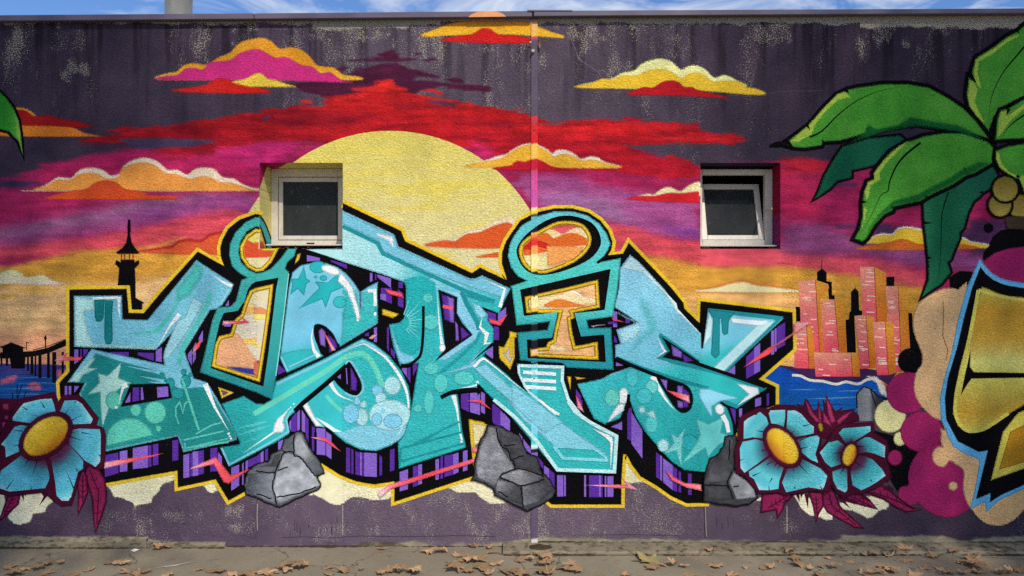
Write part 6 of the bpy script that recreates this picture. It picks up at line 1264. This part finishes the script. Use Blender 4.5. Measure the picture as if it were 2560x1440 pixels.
LP = '''20,1420 65,1426 30,1436 115,1415 112,1433 95,1424 148,1413,.6 220,1427 270,1411,.6 300,1413 318,1430 345,1436 365,1433 400,1373 420,1370,.7 505,1364,.5 500,1424 530,1430 548,1431 620,1438 663,1436 675,1432 700,1424 718,1430 735,1418 765,1417 752,1424 820,1421,.8 860,1431 822,1437 905,1426,.4 950,1437 970,1431 985,1426 1000,1434 1030,1428,.9 1035,1438 953,1374,.8 1075,1383 1105,1382 1145,1391 1180,1390,.8 1160,1403 1180,1408 1195,1402 1222,1384,.6 1225,1373,.7 1185,1370,.7 1240,1413 1150,1420 1135,1428 1200,1424 1175,1430 1215,1431 1128,1418 1268,1431 1222,1439 1300,1401 1355,1393 1365,1401 1372,1411,.9 1352,1414 1330,1405,.8 1290,1432 1302,1438 1400,1421 1412,1428 1432,1419 1444,1430 1358,1433 1370,1438 1650,1413,.8 1634,1423 1683,1416,.7 1710,1420,.5 1742,1398,.6 1775,1386,.7 1828,1386,.5 1788,1415 1866,1421,.7 1908,1421 1977,1387,.8 1985,1398 1952,1403,.8 1929,1421 2000,1415,.9 2025,1427,.6 2052,1418,.5 2090,1424 2070,1397,.6 2113,1387,.4 2130,1405,.8 2157,1390,.7 2185,1392 2222,1391,.9 2238,1388,.6 2262,1381 2262,1401,.9 2312,1400,.4 2336,1395,.7 2384,1387 2312,1422,.8 2213,1424 2222,1430 2237,1434 2402,1408 2428,1401 2420,1412 2438,1418 2428,1428 2445,1433 2360,1427 2380,1436 2410,1436 2462,1431 2500,1387,.5 2552,1430 2165,1437 2190,1434 2180,1440 2500,1438 2530,1436,.8 40,1442 180,1441 420,1441 580,1442 1500,1441,.8 1560,1440,.7 1720,1441 1830,1442 2050,1441 2290,1442'''
LP = [tuple(float(v) for v in s.split(',')) for s in LP.split()]
extra = [(-2.9, -.9), (-2.2, -1.2), (-1.4, -.8), (-.7, -1.3), (.1, -1.0), (.9, -1.4), (1.6, -.85), (2.3, -1.2), (3.0, -.9), (3.9, -.5), (-3.9, -.4), (4.2, -.25), (-4.3, -.6), (-1.9, -1.8), (.6, -2.0), (2.1, -2.1)]
def put_leaf(me, loc, s, r, label, grp):
    o = bpy.data.objects.new('dry_leaf', me); C.objects.link(o)
    o.location = loc; o.scale = (s, s, s * r.uniform(.25, .7)); o.rotation_euler = (r.uniform(-.1, .1), r.uniform(-.1, .1), r.uniform(0, 6.283))
    return tag(o, label, 'leaf', grp)
r = random.Random(11); placed = []
ZONES = ((150, 'blue flower left of the letters'), (330, 'crimson leaves of the left flower'), (560, 'first turquoise letter'), (800, 'three-faced grey rock'), (1000, 'lower bowl of the third letter'), (1180, 'stem of the fourth letter'), (1335, 'tall dark rock left of the joint'), (1560, 'wide foot right of the joint'), (1760, 'last turquoise letter'), (1900, 'rock leaning on the flowers'), (2080, 'large blue flower'), (2240, 'small blue flower'), (2420, 'large magenta bubbles'), (9999, 'golden letter'))
LEAF_L = 'dry brown plane leaf out on the open asphalt away from the wall'
KERB_L = 'dry brown plane leaf lying against the foot of the wall'
for i, p in enumerate(LP):
    v = gp(p[0], p[1]); s = (p[2] if len(p) > 2 else 1.0) * r.uniform(.52, .9)
    near = sum(1 for w in placed if (w - v).length < 0.09)
    onk = v.y > -0.175 and p[0] > 1258
    z = (0.028 if onk else 0.0) + min(near, 3) * 0.012
    placed.append(v.copy())
    zn = next(n_ for x_, n_ in ZONES if p[0] < x_)
    sz = 'small' if s < .58 else ('broad' if s > .8 else 'curled')
    ly = 'on the kerb strip' if onk else ('against the wall' if p[1] < 1380 else ('on other leaves' if near else 'lying flat'))
    put_leaf(LM[r.randrange(len(LM))], (v.x, v.y, z), s, r, '%s dry leaf %s, below the %s' % (sz, ly, zn), 'fallen leaves on the asphalt')
for x, y in extra:
    put_leaf(LM[r.randrange(len(LM))], (x, y, 0), r.uniform(.8, 1.1), r, LEAF_L, 'fallen leaves on the asphalt')
v = gp(1620, 1403); put_leaf(LMG, (v.x, v.y, 0), 1.25, r, 'large pale green fading plane leaf on the asphalt', None)
v = gp(2236, 1421); 
# litter in the window recess and small things
def twig(pts, rad_, name, label, cat, mat):
    V, Fc = [], []; k = 6
    for i, p in enumerate(pts):
        for a in range(k):
            an = 2 * math.pi * a / k; V.append((p[0], p[1] + rad_ * math.cos(an), p[2] + rad_ * math.sin(an)))
    for i in range(len(pts) - 1):
        for a in range(k): Fc.append((i * k + a, i * k + (a + 1) % k, (i + 1) * k + (a + 1) % k, (i + 1) * k + a))
    o = mesh_obj(name, V, Fc, mat, smooth=True); return tag(o, label, cat)
M_twig = simple('twig_bark', (112, 82, 54), 0.85, 0.2)
a, b = gp(1222, 1383, .006), gp(1285, 1387, .006)
twig([a, a.lerp(b, .3) + Vector((0, .01, .004)), a.lerp(b, .65) + Vector((0, -.006, .002)), b], 0.003, 'twig', 'thin brown twig lying near the wall foot', 'twig', M_twig)
M_crumb = leaf_mat('leaf_crumb', (140, 92, 60), (112, 72, 46), (96, 66, 44))
crumb = leaf_mesh(21, .9, .4, .4, M_crumb)
for k, (px, py, yy) in enumerate([(668, 619, .02), (690, 619, .02), (705, 620, .03), (720, 619, .02), (740, 620, .02), (758, 620, .03), (775, 619, .02), (846, 618, .03), (838, 620, .02), (855, 619, .03)]):
    o = put_leaf(crumb, (wx(px, yy), yy, wz(622) + 0.001), .26, r, 'crumbled leaf litter below the closed square window', 'litter in the window recess'); o.name = 'leaf_litter'
for k, (px, py, yy) in enumerate([(1760, 619, .03), (1775, 619, .02), (1790, 619, .02), (1930, 619, .03), (1942, 619, .02)]):
    o = put_leaf(crumb, (wx(px, yy), yy, wz(622) + 0.001), .26, r, 'crumbled leaf litter below the tilted window', 'litter below the tilted window'); o.name = 'leaf_litter'
M_paper = simple('paper', (226, 220, 208), 0.8)
def scrap(px, py, pts, label):
    o = mesh_obj('paper_scrap', [(x * .03, y * .03, z * .03 + .001) for x, y, z in pts], [(0, 1, 2), (0, 2, 3), (0, 3, 4), (0, 4, 1)], M_paper); o.location = gp(px, py); return tag(o, label, 'paper')
scrap(337, 1377, [(0, 0, .5), (-.9, -.2, .1), (.2, -.7, .0), (1, .1, .2), (.1, .8, .1)], 'crumpled white paper scrap on the asphalt beside the wall')
M_chalk = simple('chalk', (196, 188, 172), 0.9)
a = [gp(385, 1420, .004), gp(440, 1413, .004), gp(492, 1402, .004)]
mesh_obj('chalk_mark', [a[0], a[1] + Vector((0, .012, 0)), a[2], a[1] + Vector((0, -.010, 0))], [(0, 3, 2, 1)], M_chalk, ground)
# two snails on the joint cover and a dry stalk
M_shell = simple('snail_shell', (190, 168, 140), 0.5, 0.4, 0, .2, 200)
def snail(px, py, s):
    V, Fc = [], []; k = 8; m = 26
    for i in range(m):
        u = i / (m - 1); an = u * 2.4 * 2 * math.pi; R = s * (1 - .86 * u); tr = s * .52 * (1 - .8 * u)
        c = Vector((R * .62 * math.cos(an), -s * .5 * u - s * .4, R * .62 * math.sin(an))); d = Vector((math.cos(an), 0, math.sin(an)))
        for b_ in range(k):
            t_ = 2 * math.pi * b_ / k; V.append(c + d * tr * math.cos(t_) + Vector((0, 1, 0)) * tr * math.sin(t_))
    for i in range(m - 1):
        for b_ in range(k): Fc.append((i * k + b_, i * k + (b_ + 1) % k, (i + 1) * k + (b_ + 1) % k, (i + 1) * k + b_))
    o = mesh_obj('snail_shell', V, Fc, M_shell, smooth=True); o.location = ((px - 1280) / S, -0.022, (GY - py) / S); return o
tag(snail(1332, 131, .013), 'round beige snail shell stuck to the joint cover', 'snail')
tag(snail(1326, 109, .008), 'tiny snail shell beside the red cloud end', 'snail')
st = leaf_mesh(31, .2, .9, .2, M_leaf); o = put_leaf(st, ((1350 - 1280) / S, -0.012, (GY - 118) / S), .42, r, 'dry leaf stalk caught on the wall beside the joint cover', None)
o.rotation_euler = (math.radians(90), 0, math.radians(0)); o.scale = (.2, .5, .3)

# ------------------------------------------------------------------ plane trees across the street (behind the camera): they shade the ends of the wall
M_bark = simple('plane_bark', (150, 140, 118), 0.9, 0.2, 0, 0.25, 5, bump=0.02, bscale=12, dirt=((96, 90, 72), (1, 1, 1), 3, 0.5, 0.9))
def leafcol():
    N = NT('plane_foliage'); oi = N.noise(N.pos(), 1.3, 2)
    c = N.mix(N.rng(oi, .35, .65), rgba((84, 92, 40)), rgba((128, 104, 50)))
    b = N.pbr(c, 0.7, 0.2); tl = N.a('ShaderNodeBsdfTranslucent', {'Color': c}).outputs[0]
    return N.end(N.a('ShaderNodeMixShader', {0: 0.2, 1: b.outputs[0], 2: tl}).outputs[0])
M_fol = leafcol()
def tube_path(V, Fc, pts, r0, r1, k=9):
    b = len(V)
    for i, p in enumerate(pts):
        u = i / (len(pts) - 1); r_ = r0 + (r1 - r0) * u
        d = (pts[min(i + 1, len(pts) - 1)] - pts[max(i - 1, 0)]).normalized(); a1 = d.orthogonal().normalized(); a2 = d.cross(a1)
        for q_ in range(k): V.append(p + (a1 * math.cos(2 * math.pi * q_ / k) + a2 * math.sin(2 * math.pi * q_ / k)) * r_)
    for i in range(len(pts) - 1):
        for q_ in range(k): Fc.append((b + i * k + q_, b + i * k + (q_ + 1) % k, b + (i + 1) * k + (q_ + 1) % k, b + (i + 1) * k + q_))
def tree(base, lobes, label, seed):
    """lobes: (centre, radii) of the crown in world space"""
    rr = random.Random(seed); T_ = bpy.data.objects.new('plane_tree', None); C.objects.link(T_); T_.location = base; tag(T_, label, 'tree', None)
    B = Vector(base); V, Fc = [], []
    top = Vector((0, 0, lobes[0][0][2] - 2.5))
    tube_path(V, Fc, [Vector((0, 0, -.05)), Vector((.05, .02, 1.2)), Vector((.0, .1, 3.5)), top], .34, .2, 12)
    for c, R, k in lobes:
        e = Vector(c) - B; m1 = top.lerp(e, .5) + Vector((rr.uniform(-.3, .3), rr.uniform(-.3, .3), .3))
        tube_path(V, Fc, [top - Vector((0, 0, .4)), m1, e], .10, .03)
        for _ in range(3):
            f_ = e + Vector((rr.uniform(-1, 1) * R[0], rr.uniform(-1, 1) * R[1], rr.uniform(-.6, 1) * R[2])) * .75
            tube_path(V, Fc, [m1.lerp(e, rr.random()), (m1.lerp(e, .7) + f_) / 2, f_], .02, .008, 6)
    mesh_obj('trunk', V, Fc, M_bark, T_, True)
    V, Fc = [], []
    for c, R, k in lobes:
        e = Vector(c) - B
        for _ in range(int(k)):
            p = e + Vector((rr.gauss(0, R[0]), rr.gauss(0, R[1]), rr.gauss(0, R[2])))
            s_ = rr.uniform(.04, .07); u = Vector((rr.gauss(0, 1), rr.gauss(0, 1), rr.gauss(0, 1))).normalized(); w_ = u.orthogonal().normalized(); 
            w_ = Matrix.Rotation(rr.uniform(0, 6.28), 3, u) @ w_; x_ = u.cross(w_); b = len(V)
            V += [p - w_ * s_, p + x_ * s_ * .8 + u * .02, p + w_ * s_ * 1.2, p - x_ * s_ * .8 + u * .02]; Fc.append((b, b + 1, b + 2, b + 3))
    mesh_obj('crown', V, Fc, M_fol, T_)
    return T_
def up(X, Z, t_): return (X + t_ * sd.x / -sd.y, -t_, Z + t_ * sd.z / -sd.y)   # the point the sun passes on its way to wall point (X, Z)
TT = 14.0
tree((2.2, -14.6, 0), [(up(-4.7, 3.8, TT), (1.2, 1.2, 1.0), 10500), (up(-5.0, 0.0, TT), (1.1, 1.2, 1.0), 6000), (up(-7.0, 2.4, TT), (1.3, 1.2, 1.4), 2600)], 'tall plane tree with sparse yellowing crown across the street, nearer the flue', 3)
tree((9.6, -14.8, 0), [(up(4.2, 3.9, TT), (1.2, 1.2, 0.9), 9500), (up(4.3, -0.1, TT), (1.1, 1.2, .9), 5200), (up(6.4, 2.2, TT), (1.3, 1.2, 1.4), 2600)], 'tall plane tree with sparse yellowing crown across the street, opposite the palm', 8)
# soil and moss gathered in the corners of the paving
def soil(name, x0, x1, y0, w, z, label):
    m = int((x1 - x0) / 0.02); V = []
    for i in range(m + 1):
        x = x0 + (x1 - x0) * i / m; k = max(0, .5 + .5 * math.sin(x * 2.3 + 1) * math.sin(x * 5.9) + rng_.uniform(-.35, .35))
        V += [(x, y0, z + .010 * k), (x, y0 - w * .4 * k - .004, z + .006 * k), (x, y0 - w * k - .008, z - .003)]
    o = mesh_obj(name, V, [(3 * i + k, 3 * i + 1 + k, 3 * i + 4 + k, 3 * i + 3 + k) for i in range(m) for k in (0, 1)], M_dirt); return tag(o, label, kind='stuff')
soil('soil_line', wx(-400), wx(566), -0.030, 0.026, 0.0, 'dark soil gathered along the concrete plinth')
soil('soil_line', wx(568), wx(1256), 0.004, 0.030, 0.0, 'dark soil gathered along the wall foot left of the joint')
soil('soil_line', wx(1260), wx(3300), -0.168, 0.022, 0.0, 'dark soil gathered in front of the kerb strip')
soil('soil_line', wx(1346), wx(3300), 0.004, 0.014, 0.029, 'dark soil gathered between kerb strip and wall')
